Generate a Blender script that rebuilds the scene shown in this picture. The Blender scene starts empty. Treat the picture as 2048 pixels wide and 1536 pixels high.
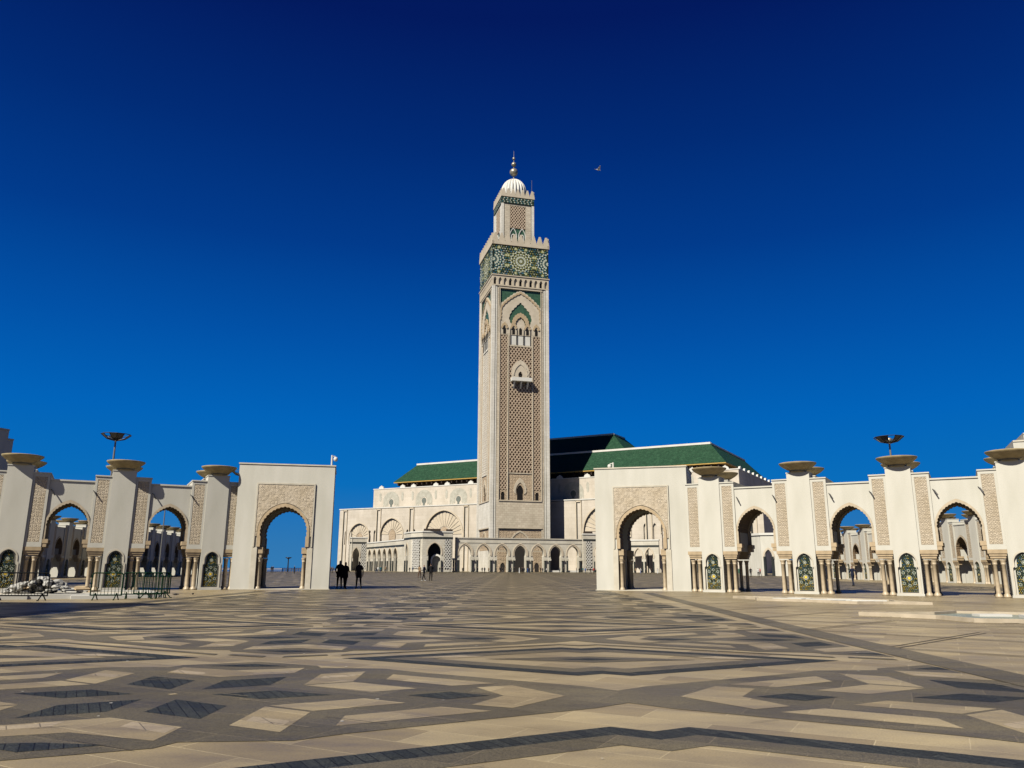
import bpy, bmesh, math, random
from mathutils import Vector, Matrix
from mathutils.geometry import tessellate_polygon
random.seed(7)
S = bpy.context.scene
COL = S.collection
R = math.radians
PI = math.pi

# ------------------------------------------------------------------ materials
def mat(name, col, rough=0.8, spec=0.3, metal=0.0):
    m = bpy.data.materials.new(name); m.use_nodes = True
    b = m.node_tree.nodes['Principled BSDF']
    b.inputs['Base Color'].default_value = (*col, 1)
    b.inputs['Roughness'].default_value = rough
    b.inputs['Specular IOR Level'].default_value = spec
    b.inputs['Metallic'].default_value = metal
    return m, m.node_tree, b

def nd(t, typ, **kw):
    n = t.nodes.new(typ)
    for k, v in kw.items():
        if k.startswith('i_'):
            n.inputs[k[2:].replace('_', ' ')].default_value = v
        else:
            setattr(n, k, v)
    return n

def ramp(t, stops, fac=None, interp='LINEAR'):
    r = t.nodes.new('ShaderNodeValToRGB'); r.color_ramp.interpolation = interp
    e = r.color_ramp.elements
    while len(e) > 1: e.remove(e[-1])
    e[0].position = stops[0][0]; e[0].color = (*stops[0][1], 1)
    for p, c in stops[1:]:
        x = e.new(p); x.color = (*c, 1)
    if fac is not None: t.links.new(fac, r.inputs[0])
    return r

def coords(t, scale=(1, 1, 1), rot=(0, 0, 0), kind='Object'):
    tc = t.nodes.new('ShaderNodeTexCoord'); mp = t.nodes.new('ShaderNodeMapping')
    mp.inputs['Scale'].default_value = scale; mp.inputs['Rotation'].default_value = rot
    t.links.new(tc.outputs[kind], mp.inputs[0])
    return mp.outputs[0]

def mul(t, a, b, fac=1.0, mode='MULTIPLY'):
    m = t.nodes.new('ShaderNodeMix'); m.data_type = 'RGBA'; m.blend_type = mode
    m.inputs[0].default_value = fac
    t.links.new(a, m.inputs[6]); t.links.new(b, m.inputs[7])
    return m.outputs[2]

def bump(t, b, h, strength=0.5, dist=0.02):
    n = t.nodes.new('ShaderNodeBump'); n.inputs['Strength'].default_value = strength
    n.inputs['Distance'].default_value = dist
    t.links.new(h, n.inputs['Height']); t.links.new(n.outputs[0], b.inputs['Normal'])

KA = 0.50    # every stone and plaster is this much darker than it looks in full sun
def sc3(c, k=KA): return tuple(x * k for x in c)
def noisy(name, col, rough=0.8, spec=0.25, scale=1.0, lo=0.86, hi=1.06, detail=6, streak=False, bstr=0.15, bd=0.01, metal=0.0):
    col = sc3(col)
    m, t, b = mat(name, col, rough, spec, metal)
    rgb = nd(t, 'ShaderNodeRGB'); rgb.outputs[0].default_value = (*col, 1)
    n = nd(t, 'ShaderNodeTexNoise'); n.inputs['Scale'].default_value = scale; n.inputs['Detail'].default_value = detail
    t.links.new(coords(t, (1, 1, 0.25) if streak else (1, 1, 1)), n.inputs['Vector'])
    r = ramp(t, [(0.3, (lo, lo, lo * 0.97)), (0.7, (hi, hi, hi))], n.outputs[0])
    t.links.new(mul(t, rgb.outputs[0], r.outputs[0]), b.inputs['Base Color'])
    n2 = nd(t, 'ShaderNodeTexNoise'); n2.inputs['Scale'].default_value = 14; n2.inputs['Detail'].default_value = 4
    t.links.new(coords(t), n2.inputs['Vector'])
    bump(t, b, n2.outputs[0], bstr, bd)
    return m

M = {}
M['plaster'] = noisy('cream_plaster', (0.73, 0.705, 0.62), 0.75, 0.2, 1.1, 0.87, 1.03, detail=9, streak=True, bstr=0.3)
M['plaster_cap'] = noisy('pale_coping', (0.72, 0.66, 0.54), 0.7, 0.2, 2.0)
M['tan'] = noisy('tan_stone', (0.58, 0.44, 0.27), 0.6, 0.35, 3.0, 0.75, 1.1)
M['column'] = noisy('column_marble', (0.62, 0.50, 0.34), 0.45, 0.4, 5.0, 0.8, 1.1)
M['bowl'] = noisy('bowl_stone', (0.48, 0.38, 0.21), 0.8, 0.2, 2.5, 0.7, 1.1, bstr=0.3)
M['white'] = noisy('white_stone', (0.80, 0.78, 0.72), 0.6, 0.3, 0.5, 0.9, 1.03)
M['metal'] = noisy('dark_metal', (0.05, 0.05, 0.055), 0.4, 0.5, 4, metal=0.6)
M['pole'] = noisy('grey_steel', (0.30, 0.29, 0.27), 0.45, 0.5, 4, metal=0.5)
M['glass'] = mat('smoked_panel', (0.035, 0.04, 0.055), 0.15, 0.6)[0]
M['fence'] = noisy('green_painted_steel', (0.008, 0.036, 0.018), 0.8, 0.05, 6)
M['blackfence'] = noisy('black_painted_steel', (0.012, 0.013, 0.014), 0.8, 0.04, 6)
M['void'] = mat('dark_opening', (0.012, 0.011, 0.011), 0.95, 0.0)[0]
M['doorwood'] = noisy('dark_bronze_door', (0.035, 0.030, 0.026), 0.5, 0.4, 2)
M['darkcol'] = noisy('dark_green_granite', (0.03, 0.036, 0.034), 0.5, 0.3, 3)
M['gold'] = noisy('ochre_eave', (0.62, 0.40, 0.10), 0.6, 0.3, 2)
M['soffit'] = noisy('dark_cedar', (0.045, 0.030, 0.022), 0.8, 0.2, 1)
M['greytile'] = noisy('grey_green_inlay', (0.52, 0.50, 0.42), 0.6, 0.3, 0.8, 0.8, 1.1)
M['greytile_dark'] = noisy('dark_grey_inlay', (0.17, 0.19, 0.17), 0.6, 0.3, 0.8, 0.8, 1.1)
M['greenface'] = noisy('green_glaze', (0.050, 0.125, 0.070), 0.4, 0.45, 1.2, 0.7, 1.2)
M['merlon'] = noisy('merlon_stone', (0.66, 0.57, 0.44), 0.75, 0.2, 0.5, 0.88, 1.05)

def carved(name, c1, c2, scale, dist=0.05, strength=1.0):
    c1 = sc3(c1); c2 = sc3(c2)
    m, t, b = mat(name, c1, 0.75, 0.2)
    v = nd(t, 'ShaderNodeTexVoronoi', feature='DISTANCE_TO_EDGE'); v.inputs['Scale'].default_value = scale; v.inputs['Randomness'].default_value = 0.45
    v2 = nd(t, 'ShaderNodeTexVoronoi', feature='DISTANCE_TO_EDGE'); v2.inputs['Scale'].default_value = scale * 0.5; v2.inputs['Randomness'].default_value = 0.2
    co = coords(t); co2 = coords(t, rot=(0, PI/4, 0.3))
    t.links.new(co2, v.inputs['Vector']); t.links.new(co, v2.inputs['Vector'])
    mn2 = nd(t, 'ShaderNodeMath', operation='MINIMUM'); t.links.new(v.outputs[0], mn2.inputs[0]); t.links.new(v2.outputs[0], mn2.inputs[1])
    sm = nd(t, 'ShaderNodeMapRange'); sm.inputs['From Max'].default_value = 0.16
    t.links.new(mn2.outputs[0], sm.inputs[0])
    n3 = nd(t, 'ShaderNodeTexNoise'); n3.inputs['Scale'].default_value = scale * 0.15
    t.links.new(co, n3.inputs['Vector'])
    r = ramp(t, [(0.35, c2), (0.65, c1)], n3.outputs[0])
    t.links.new(r.outputs[0], b.inputs['Base Color'])
    bump(t, b, sm.outputs[0], strength, dist)
    return m
M['carved'] = carved('carved_stone', (0.68, 0.58, 0.44), (0.60, 0.50, 0.36), 10, 0.035, 0.8)
M['carved_big'] = carved('carved_pink_stone', (0.60, 0.47, 0.33), (0.52, 0.40, 0.27), 1.6, 0.16, 0.8)

def blocks(name, c1, c2, mortar, bw, bh, vary=True, rough=0.7, bstr=0.4, ms=0.02):
    # stone blocks; x+y folded together so that it works on faces of any heading
    c1 = sc3(c1); c2 = sc3(c2); mortar = sc3(mortar)
    m, t, b = mat(name, c1, rough, 0.25)
    tc = nd(t, 'ShaderNodeTexCoord'); sp = nd(t, 'ShaderNodeSeparateXYZ'); t.links.new(tc.outputs['Object'], sp.inputs[0])
    ad = nd(t, 'ShaderNodeMath', operation='ADD'); t.links.new(sp.outputs[0], ad.inputs[0]); t.links.new(sp.outputs[1], ad.inputs[1])
    cb = nd(t, 'ShaderNodeCombineXYZ'); t.links.new(ad.outputs[0], cb.inputs[0]); t.links.new(sp.outputs[2], cb.inputs[1])
    br = nd(t, 'ShaderNodeTexBrick'); t.links.new(cb.outputs[0], br.inputs['Vector'])
    br.inputs['Scale'].default_value = 1; br.inputs['Brick Width'].default_value = bw; br.inputs['Row Height'].default_value = bh
    br.inputs['Mortar Size'].default_value = ms; br.inputs['Color1'].default_value = (*c1, 1); br.inputs['Color2'].default_value = (*c2, 1)
    br.inputs['Mortar'].default_value = (*mortar, 1); br.inputs['Mortar Smooth'].default_value = 0.3
    n = nd(t, 'ShaderNodeTexNoise'); n.inputs['Scale'].default_value = 0.25; n.inputs['Detail'].default_value = 6
    t.links.new(coords(t, (1, 1, 0.4)), n.inputs['Vector'])
    r = ramp(t, [(0.3, (0.84, 0.83, 0.80)), (0.7, (1.06, 1.05, 1.04))], n.outputs[0])
    t.links.new(mul(t, br.outputs[0], r.outputs[0]), b.inputs['Base Color'])
    inv = nd(t, 'ShaderNodeMath', operation='SUBTRACT'); inv.inputs[0].default_value = 1; t.links.new(br.outputs['Fac'], inv.inputs[1])
    bump(t, b, inv.outputs[0], bstr, 0.05)
    return m
M['tower'] = blocks('tower_stone_blocks', (0.74, 0.66, 0.52), (0.62, 0.54, 0.42), (0.48, 0.41, 0.31), 1.6, 0.9, ms=0.05)
M['tower_pale'] = blocks('pale_pier_and_sunlit_face', (0.86, 0.83, 0.75), (0.78, 0.75, 0.67), (0.66, 0.62, 0.55), 1.8, 1.2, ms=0.03)  # pale corner piers; on the left faces a sunlit copy of the tower stone
M['wall'] = blocks('mosque_wall_marble', (0.73, 0.66, 0.56), (0.67, 0.60, 0.50), (0.60, 0.54, 0.45), 3.0, 1.5, ms=0.03)
M['wall2'] = blocks('colonnade_marble', (0.72, 0.68, 0.58), (0.64, 0.60, 0.50), (0.55, 0.52, 0.44), 1.5, 0.8, ms=0.02)
M['flute'] = noisy('fluted_stone', (0.70, 0.60, 0.46), 0.75, 0.2, 0.3, 0.88, 1.05)

def rooftile():
    m, t, b = mat('green_roof_tiles', (0.03, 0.11, 0.06), 0.6, 0.12)
    n = nd(t, 'ShaderNodeTexNoise'); n.inputs['Scale'].default_value = 0.9; n.inputs['Detail'].default_value = 8; n.inputs['Roughness'].default_value = 0.75
    t.links.new(coords(t), n.inputs['Vector'])
    r = ramp(t, [(0.3, (0.005, 0.020, 0.010)), (0.5, (0.009, 0.034, 0.017)), (0.72, (0.022, 0.062, 0.032))], n.outputs[0])
    t.links.new(r.outputs[0], b.inputs['Base Color'])
    n2 = nd(t, 'ShaderNodeTexNoise'); n2.inputs['Scale'].default_value = 2.5; t.links.new(coords(t), n2.inputs['Vector'])
    bump(t, b, n2.outputs[0], 0.8, 0.4)
    return m
M['roof'] = rooftile()

def stone_floor(name, c1, c2, c3, slab=(1.2, 0.8), rough=(0.25, 0.5), grain=60, gr=0.1, rot=0.5, joint=0.6):
    c1 = sc3(c1); c2 = sc3(c2); c3 = sc3(c3)
    m, t, b = mat(name, c1, 0.4, 0.15)
    br = nd(t, 'ShaderNodeTexBrick')
    t.links.new(coords(t, (1, 1, 1), (0, 0, rot)), br.inputs['Vector'])
    br.inputs['Scale'].default_value = 1; br.inputs['Brick Width'].default_value = slab[0]; br.inputs['Row Height'].default_value = slab[1]
    br.inputs['Mortar Size'].default_value = 0.006; br.inputs['Mortar Smooth'].default_value = 0.4
    br.inputs['Color1'].default_value = (*c1, 1); br.inputs['Color2'].default_value = (*c2, 1)
    br.inputs['Mortar'].default_value = (*[x * joint for x in c3], 1)
    n = nd(t, 'ShaderNodeTexNoise'); n.inputs['Scale'].default_value = 0.7; n.inputs['Detail'].default_value = 9; n.inputs['Roughness'].default_value = 0.65
    t.links.new(coords(t, (1, 2.5, 1), (0, 0, 0.3)), n.inputs['Vector'])
    r = ramp(t, [(0.28, (0.66, 0.62, 0.57)), (0.5, (0.96, 0.95, 0.94)), (0.75, (1.20, 1.19, 1.17))], n.outputs[0])
    nw = nd(t, 'ShaderNodeTexNoise'); nw.inputs['Scale'].default_value = 0.16; nw.inputs['Detail'].default_value = 5
    t.links.new(coords(t), nw.inputs['Vector'])
    rw = ramp(t, [(0.32, (0.80, 0.80, 0.80)), (0.68, (1.18, 1.18, 1.17))], nw.outputs[0])
    g = nd(t, 'ShaderNodeTexNoise'); g.inputs['Scale'].default_value = grain; g.inputs['Detail'].default_value = 2
    t.links.new(coords(t), g.inputs['Vector'])
    r2 = ramp(t, [(0.35, (1 - gr * 2, 1 - gr * 2, 1 - gr * 2)), (0.65, (1 + gr * 2, 1 + gr * 2, 1 + gr * 2))], g.outputs[0])
    c = mul(t, br.outputs[0], r.outputs[0]); c = mul(t, c, r2.outputs[0]); c = mul(t, c, rw.outputs[0])
    t.links.new(c, b.inputs['Base Color'])
    rr = ramp(t, [(0.3, (rough[0] + 0.04,) * 3), (0.7, (rough[1] + 0.08,) * 3)], n.outputs[0])
    t.links.new(rr.outputs[0], b.inputs['Roughness'])
    mx = nd(t, 'ShaderNodeMath', operation='MULTIPLY_ADD'); mx.inputs[1].default_value = -1.5
    t.links.new(br.outputs['Fac'], mx.inputs[0]); t.links.new(g.outputs[0], mx.inputs[2])
    bump(t, b, mx.outputs[0], 0.35, 0.004)
    return m
M['f_beige'] = stone_floor('beige_travertine_slabs', (0.44, 0.36, 0.22), (0.29, 0.23, 0.14), (0.42, 0.35, 0.22), (1.35, 0.50), rot=0.50, gr=0.06, joint=1.3)
M['f_grey'] = stone_floor('grey_brown_granite', (0.162, 0.138, 0.090), (0.112, 0.096, 0.064), (0.22, 0.18, 0.12), (1.5, 0.75), (0.3, 0.5), 90, 0.22, 0.45, 1.0)
M['f_slate'] = stone_floor('blue_grey_slate', (0.050, 0.054, 0.050), (0.028, 0.032, 0.031), (0.020, 0.02, 0.02), (0.9, 0.10), (0.4, 0.6), 60, 0.3, 1.07, 0.5)
M['f_pale'] = stone_floor('pale_stone_slab', (0.46, 0.38, 0.27), (0.40, 0.33, 0.23), (0.3, 0.25, 0.18), (0.8, 0.25), (0.3, 0.5), 40, 0.05, 1.0)
M['f_line'] = mat('dark_joint_line', (0.055, 0.045, 0.035), 0.7, 0.2)[0]

# ------------------------------------------------------------------ mesh builder
class MB:
    def __init__(s): s.v = []; s.f = []; s.m = []; s.sm = []
    def add(s, vs, fs, mi=0, X=None, smooth=False):
        o = len(s.v)
        for p in vs:
            p = Vector(p)
            if X is not None: p = X @ p
            s.v.append(p)
        for f in fs:
            s.f.append([i + o for i in f]); s.m.append(mi); s.sm.append(smooth)
        return s
    def box(s, x0, x1, y0, y1, z0, z1, mi=0, X=None):
        return s.add([(x0,y0,z0),(x1,y0,z0),(x1,y1,z0),(x0,y1,z0),(x0,y0,z1),(x1,y0,z1),(x1,y1,z1),(x0,y1,z1)],
              [(3,2,1,0),(4,5,6,7),(0,1,5,4),(1,2,6,5),(2,3,7,6),(3,0,4,7)], mi, X)
    def prism(s, outer, holes, y0, y1, mi=0, X=None, side=None):
        # 2D (x,z) polygon with holes, extruded from y0 (front) to y1
        loops = [outer] + list(holes)
        tris = tessellate_polygon([[Vector((p[0], p[1], 0)) for p in l] for l in loops])
        flat = [p for l in loops for p in l]; n = len(flat)
        vs = [(p[0], y0, p[1]) for p in flat] + [(p[0], y1, p[1]) for p in flat]
        fs = []
        for a, b, c in tris:
            A, B, C = flat[a], flat[b], flat[c]
            cr = (B[0]-A[0])*(C[1]-A[1]) - (B[1]-A[1])*(C[0]-A[0])
            if abs(cr) < 1e-9: continue
            if cr < 0: b, c = c, b
            fs.append((a, b, c)); fs.append((c + n, b + n, a + n))
        s.add(vs, fs, mi, X)
        o = 0; sf = []
        for k, l in enumerate(loops):
            ar = sum(l[i][0]*l[(i+1) % len(l)][1] - l[(i+1) % len(l)][0]*l[i][1] for i in range(len(l)))
            ccw = ar > 0
            for i in range(len(l)):
                a = o + i; b = o + (i + 1) % len(l)
                if (k == 0) == ccw: sf.append((b, a, a + n, b + n))
                else: sf.append((a, b, b + n, a + n))
            o += len(l)
        base = len(s.v) - 2 * n
        for f in sf:
            s.f.append([i + base for i in f]); s.m.append(mi if side is None else side); s.sm.append(False)
        return s
    def lathe(s, prof, n=24, mi=0, X=None, smooth=True, lobes=0, amp=0):
        vs = []; fs = []
        for r, z in prof:
            for i in range(n):
                a = 2 * PI * i / n
                q = r * (1 - amp * abs(math.cos(lobes * a / 2)) ** 6) if lobes else r
                vs.append((q * math.cos(a), q * math.sin(a), z))
        for j in range(len(prof) - 1):
            for i in range(n):
                k = (i + 1) % n
                fs.append((j*n+i, j*n+k, (j+1)*n+k, (j+1)*n+i))
        return s.add(vs, fs, mi, X, smooth)
    def cyl(s, x, y, z0, z1, r, r2=None, n=12, mi=0, X=None):
        r2 = r if r2 is None else r2
        vs = [(x + r*math.cos(2*PI*i/n), y + r*math.sin(2*PI*i/n), z0) for i in range(n)] + \
             [(x + r2*math.cos(2*PI*i/n), y + r2*math.sin(2*PI*i/n), z1) for i in range(n)]
        fs = [(i, (i+1) % n, n + (i+1) % n, n + i) for i in range(n)] + [tuple(range(n, 2*n)), tuple(reversed(range(n)))]
        return s.add(vs, fs, mi, X)
    def tube(s, p, q, r, r2=None, n=8, mi=0, X=None):
        p = Vector(p); q = Vector(q); d = q - p; L = d.length
        if L < 1e-6: return s
        T = Matrix.Translation(p) @ d.to_track_quat('Z', 'Y').to_matrix().to_4x4()
        if X is not None: T = X @ T
        return s.cyl(0, 0, 0, L, r, r2, n, mi, T)
    def mesh(s, name, mats):
        me = bpy.data.meshes.new(name)
        me.from_pydata([tuple(v) for v in s.v], [], s.f)
        if not isinstance(mats, (list, tuple)): mats = [mats]
        for m in mats: me.materials.append(m)
        me.polygons.foreach_set('material_index', s.m)
        me.polygons.foreach_set('use_smooth', s.sm)
        me.update(); return me
    def parts(s):
        """the separate pieces of this builder, one builder each"""
        p = list(range(len(s.v)))
        def find(i):
            while p[i] != i: p[i] = p[p[i]]; i = p[i]
            return i
        for f in s.f:
            a = find(f[0])
            for i in f[1:]: p[find(i)] = a
        out = {}
        for f, m, sm in zip(s.f, s.m, s.sm):
            r = find(f[0]); o, mp = out.setdefault(r, (MB(), {}))
            for i in f:
                if i not in mp: mp[i] = len(o.v); o.v.append(s.v[i])
            o.f.append([mp[i] for i in f]); o.m.append(m); o.sm.append(sm)
        return [o for o, _ in out.values()]
    def split(s, name, mats, parent=None, loc=None, rot=None):
        for o in s.parts(): o.build(name, mats, parent, loc, rot)
    def build(s, name, mats, parent=None, loc=None, rot=None):
        return inst(name, s.mesh(name, mats), parent, loc, rot)

def inst(name, me, parent=None, loc=None, rot=None, scale=None):
    o = bpy.data.objects.new(name, me); COL.objects.link(o)
    if parent is not None: o.parent = parent
    if loc is not None: o.location = loc
    if rot is not None: o.rotation_euler = rot if isinstance(rot, (tuple, list)) else (0, 0, rot)
    if scale is not None: o.scale = scale
    return o

def tag(o, label=None, cat=None, group=None, kind=None):
    if label: o['label'] = label
    if cat: o['category'] = cat
    if group: o['group'] = group
    if kind: o['kind'] = kind
    return o

def thing(name, label, cat, loc=(0, 0, 0), rz=0, group=None):
    o = bpy.data.objects.new(name, None); COL.objects.link(o)
    o.location = loc; o.rotation_euler = (0, 0, rz); o.empty_display_size = 0.5
    return tag(o, label, cat, group)

# ------------------------------------------------------------------ outline helpers
def arc_pts(w, zs, za, n=10, horse=0.0, cx=0.0):
    """left-to-right points of a pointed arch: half width w at zs, apex za; horse = radians continued below the springing"""
    h = za - zs; c = (h*h - w*w) / (2*w) if h >= w else 0.0
    if h >= w: rx = w + c; rz = rx
    else: rx = w; rz = h; c = 0
    a1 = math.acos(max(-1, min(1, c / rx)))        # angle at apex
    L = []
    for i in range(n + 1):
        a = -horse + (a1 + horse) * i / n
        L.append((-(rx * math.cos(a) - c), zs + rz * math.sin(a)))
    Rr = [(-x, z) for x, z in reversed(L[:-1])]
    return [(x + cx, z) for x, z in L + Rr]

def lobe(pts, n, amp, sub=4):
    """replace an open outline by n outward scallops"""
    d = [0]
    for a, b in zip(pts, pts[1:]): d.append(d[-1] + math.hypot(b[0]-a[0], b[1]-a[1]))
    def at(s):
        for i in range(len(pts) - 1):
            if s <= d[i+1] or i == len(pts) - 2:
                f = (s - d[i]) / max(1e-9, d[i+1] - d[i]); a, b = pts[i], pts[i+1]
                tx, tz = b[0]-a[0], b[1]-a[1]; l = math.hypot(tx, tz) or 1
                return a[0]+tx*f, a[1]+tz*f, -tz/l, tx/l
    out = []
    for k in range(n):
        for j in range(sub):
            f = j / sub; x, z, nx, nz = at(d[-1] * (k + f) / n)
            b = amp * math.sin(PI * f)
            out.append((x + nx*b, z + nz*b))
    out.append(pts[-1])
    return out

def rect(x0, x1, z0, z1): return [(x0, z0), (x1, z0), (x1, z1), (x0, z1)]
def notch(x0, x1, z0, z1, arch):
    """rectangle whose bottom edge is broken by an arch outline (left to right) that comes down to z0"""
    a = list(arch)
    pts = [(x0, z0), (a[0][0], z0)] + a + [(a[-1][0], z0), (x1, z0), (x1, z1), (x0, z1)]
    out = [pts[0]]
    for p in pts[1:]:
        if abs(p[0]-out[-1][0]) + abs(p[1]-out[-1][1]) > 1e-6: out.append(p)
    return out
def closed(arch, z0): return [(arch[0][0], z0)] + list(arch) + [(arch[-1][0], z0)]
def rev(l): return list(reversed(l))

# ------------------------------------------------------------------ camera, sky, sun
H = 1.36
cam = bpy.data.cameras.new('camera'); co = bpy.data.objects.new('camera', cam); COL.objects.link(co)
P_ = math.atan(369 / 1560)
co.matrix_world = Matrix.Translation((0, 0, H)) @ Matrix.Rotation(PI/2 + P_, 4, 'X') @ Matrix.Rotation(0.0045, 4, 'Z')
cam.sensor_width = 36; cam.lens = 36 * 1560 / 2048; cam.clip_end = 60000; cam.clip_start = 0.1
S.camera = co
ELEV = R(43.5); AZ = R(52)     # sun travels towards +x +y
sd = bpy.data.lights.new('sun', 'SUN'); sd.energy = 4.6; sd.angle = R(0.5); sd.color = (1.0, 0.94, 0.82)
so = bpy.data.objects.new('sun', sd); COL.objects.link(so)
trav = Vector((math.cos(ELEV)*math.cos(AZ), math.cos(ELEV)*math.sin(AZ), -math.sin(ELEV)))
so.rotation_euler = trav.to_track_quat('-Z', 'Y').to_euler()
W = bpy.data.worlds.new('World'); S.world = W; W.use_nodes = True
t = W.node_tree; bg = t.nodes['Background']
sky = nd(t, 'ShaderNodeTexSky', sky_type='NISHITA'); sky.sun_disc = False
sky.sun_elevation = ELEV; sky.sun_rotation = R(218); sky.air_density = 1.0; sky.dust_density = 0.3; sky.ozone_density = 3.0
tc = nd(t, 'ShaderNodeTexCoord'); sp = nd(t, 'ShaderNodeSeparateXYZ'); t.links.new(tc.outputs['Generated'], sp.inputs[0])
EXPO = 1.16
stops = [(0.0, (0.035, 0.20, 0.46)), (0.023, (0.030, 0.188, 0.456)), (0.10, (0.003, 0.155, 0.50)), (0.18, (0.0005, 0.127, 0.491)), (0.28, (0.0005, 0.083, 0.385)), (0.39, (0.0005, 0.044, 0.262)), (0.50, (0.0005, 0.025, 0.18)), (0.62, (0.0008, 0.0103, 0.112)), (1.0, (0.001, 0.008, 0.085))]
k_ = 0.5 ** EXPO / 0.10
lim = ramp(t, [(p, (c[0], c[1], c[2])) for p, c in stops], sp.outputs[2])
sc_ = nd(t, 'ShaderNodeVectorMath', operation='SCALE'); sc_.inputs['Scale'].default_value = k_; t.links.new(lim.outputs[0], sc_.inputs[0])
mn_ = nd(t, 'ShaderNodeVectorMath', operation='MINIMUM'); t.links.new(sky.outputs[0], mn_.inputs[0]); t.links.new(sc_.outputs[0], mn_.inputs[1])
t.links.new(mn_.outputs[0], bg.inputs['Color']); bg.inputs['Strength'].default_value = 0.10
S.view_settings.view_transform = 'Standard'; S.view_settings.look = 'None'; S.view_settings.exposure = EXPO; S.view_settings.gamma = 1
S.cycles.max_bounces = 6; S.cycles.diffuse_bounces = 1

# ------------------------------------------------------------------ ground, sea
g = MB()
g.add([(-420, -60, 0), (420, -60, 0), (420, 620, 0), (-92, 620, 0), (-92, 440, 0), (-74, 266, 0), (-420, 256, 0)], [(0, 1, 2, 3, 4, 5, 6)])
g.add([(-92, 620, 0), (-92, 440, 0), (-74, 266, 0), (-420, 256, 0), (-92, 620, -9), (-92, 440, -9), (-74, 266, -9), (-420, 256, -9)], [(0, 1, 5, 4), (1, 2, 6, 5), (2, 3, 7, 6)])
tag(g.build('plaza_ground', M['f_beige']), kind='structure')
def seam():
    m, t, b = mat('sea_water', (0.010, 0.045, 0.12), 0.35, 0.25)
    n = nd(t, 'ShaderNodeTexNoise'); n.inputs['Scale'].default_value = 0.08; n.inputs['Detail'].default_value = 6
    t.links.new(coords(t), n.inputs['Vector']); bump(t, b, n.outputs[0], 0.4, 1.5)
    return m
sm_ = MB(); sm_.add([(-40000, -500, -8.6), (40000, -500, -8.6), (40000, 45000, -8.6), (-40000, 45000, -8.6)], [(0, 1, 2, 3)])
tag(sm_.build('sea', seam()), kind='structure')

# paving pattern: interlaced zigzag bands, folded cell u 0..10 (across), w 0..4.1 (along), mirrored and repeated
UX, WY = 4.93, 3.57
cell = [
 # slate zigzag and the grey band outside it
 (2, [(1.10, 3.57), (4.58, 1.69), (4.58, 2.03), (1.75, 3.57)]), (2, [(4.58, 1.69), (4.93, 1.89), (4.93, 2.23), (4.58, 2.03)]),
 (1, [(1.75, 3.57), (4.58, 2.03), (4.58, 2.43), (2.50, 3.57)]), (1, [(4.58, 2.03), (4.93, 2.23), (4.93, 2.63), (4.58, 2.43)]),
 # diamond on the mid line
 (1, [(3.30, 3.57), (4.93, 3.16), (4.93, 3.57)]), (2, [(4.40, 3.57), (4.93, 3.42), (4.93, 3.57)]),
 # grey field of the star
 (1, [(0, 0), (4.93, 0), (4.93, 0.42), (4.55, 0.75), (2.35, 2.02), (1.95, 2.32), (1.05, 2.40), (0.95, 2.62), (0.0, 3.05)]),
]
inlay = [
 (2, [(0.18, 0.35), (0.85, 0.72), (0.85, 1.43), (0.18, 1.08)]),
 (2, [(0.42, 0.0), (1.75, 0.0), (1.05, 0.30)]),
 (0, [(0.0, 1.38), (0.84, 1.80), (0.84, 2.36), (0.0, 2.05)]),
 (0, [(1.24, 0.75), (1.77, 1.05), (1.75, 2.00), (1.22, 1.72)]),
 (0, [(1.26, 0.70), (2.14, 0.22), (2.62, 0.50), (1.78, 0.99)]),
 (0, [(2.14, 1.24), (3.00, 0.72), (3.52, 0.94), (2.16, 1.72)]),
 (2, [(2.57, 0.0), (3.47, 0.0), (3.02, 0.26)]),
 (0, [(3.62, 0.0), (4.30, 0.0), (3.72, 0.78), (3.30, 0.60)]),
 (3, [(0.30, 1.58), (0.80, 1.84), (0.80, 2.06), (0.30, 1.80)]),
 (2, [(0.0, 2.45), (0.55, 2.52), (0.0, 2.78)]),
 (3, [(1.30, 1.30), (1.70, 1.50), (1.70, 1.72), (1.30, 1.52)]),
 (3, [(2.9, 3.50), (3.6, 3.12), (3.9, 3.25), (3.3, 3.57)]) if False else (0, [(0, 0), (0.06, 0.0), (0, 0.06)]),
]
pav = MB()
fine = [(1, [(1.0, 3.20), (1.0, 3.05), (4.58, 1.12), (4.93, 1.31), (4.93, 1.45), (4.58, 1.26)]),
 (3, [(2.2, 3.45), (2.9, 3.10), (3.3, 3.22), (2.9, 3.45)]), (1, [(0.15, 3.30), (0.75, 3.05), (0.8, 3.2), (0.15, 3.5)])]
def cellat(cx, cy, sx, sy, xmax=10):
    for q, (mi, poly) in enumerate(cell):
        pts = [(cx + sx*u, cy + sy*w, 0.003 + 0.00012*q) for u, w in poly]
        if sx * sy < 0: pts.reverse()
        pav.add(pts, [tuple(range(len(pts)))], mi)
    for q, (mi, poly) in enumerate(inlay + (fine if cy > 14 else [])):
        pts = [(cx + sx*u, cy + sy*w, 0.0048 + 0.00012*q) for u, w in poly]
        if sx * sy < 0: pts.reverse()
        pav.add(pts, [tuple(range(len(pts)))], mi)
def free(x, y):    # leave the gateway piers clear
    return True
for j in range(-1, 42):
    cy = 9.1 + 2*WY*j
    n = 0 if cy < 56 else (3 if cy < 120 else 7)
    for i in range(-n-1, n+2):
        for sx in (1, -1):
            if n == 0 and (i == 1 and sx == 1 or i == -1 and sx == -1): continue
            for sy in (1, -1): cellat(-3.7 + 2*UX*i, cy, sx, sy)
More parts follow.
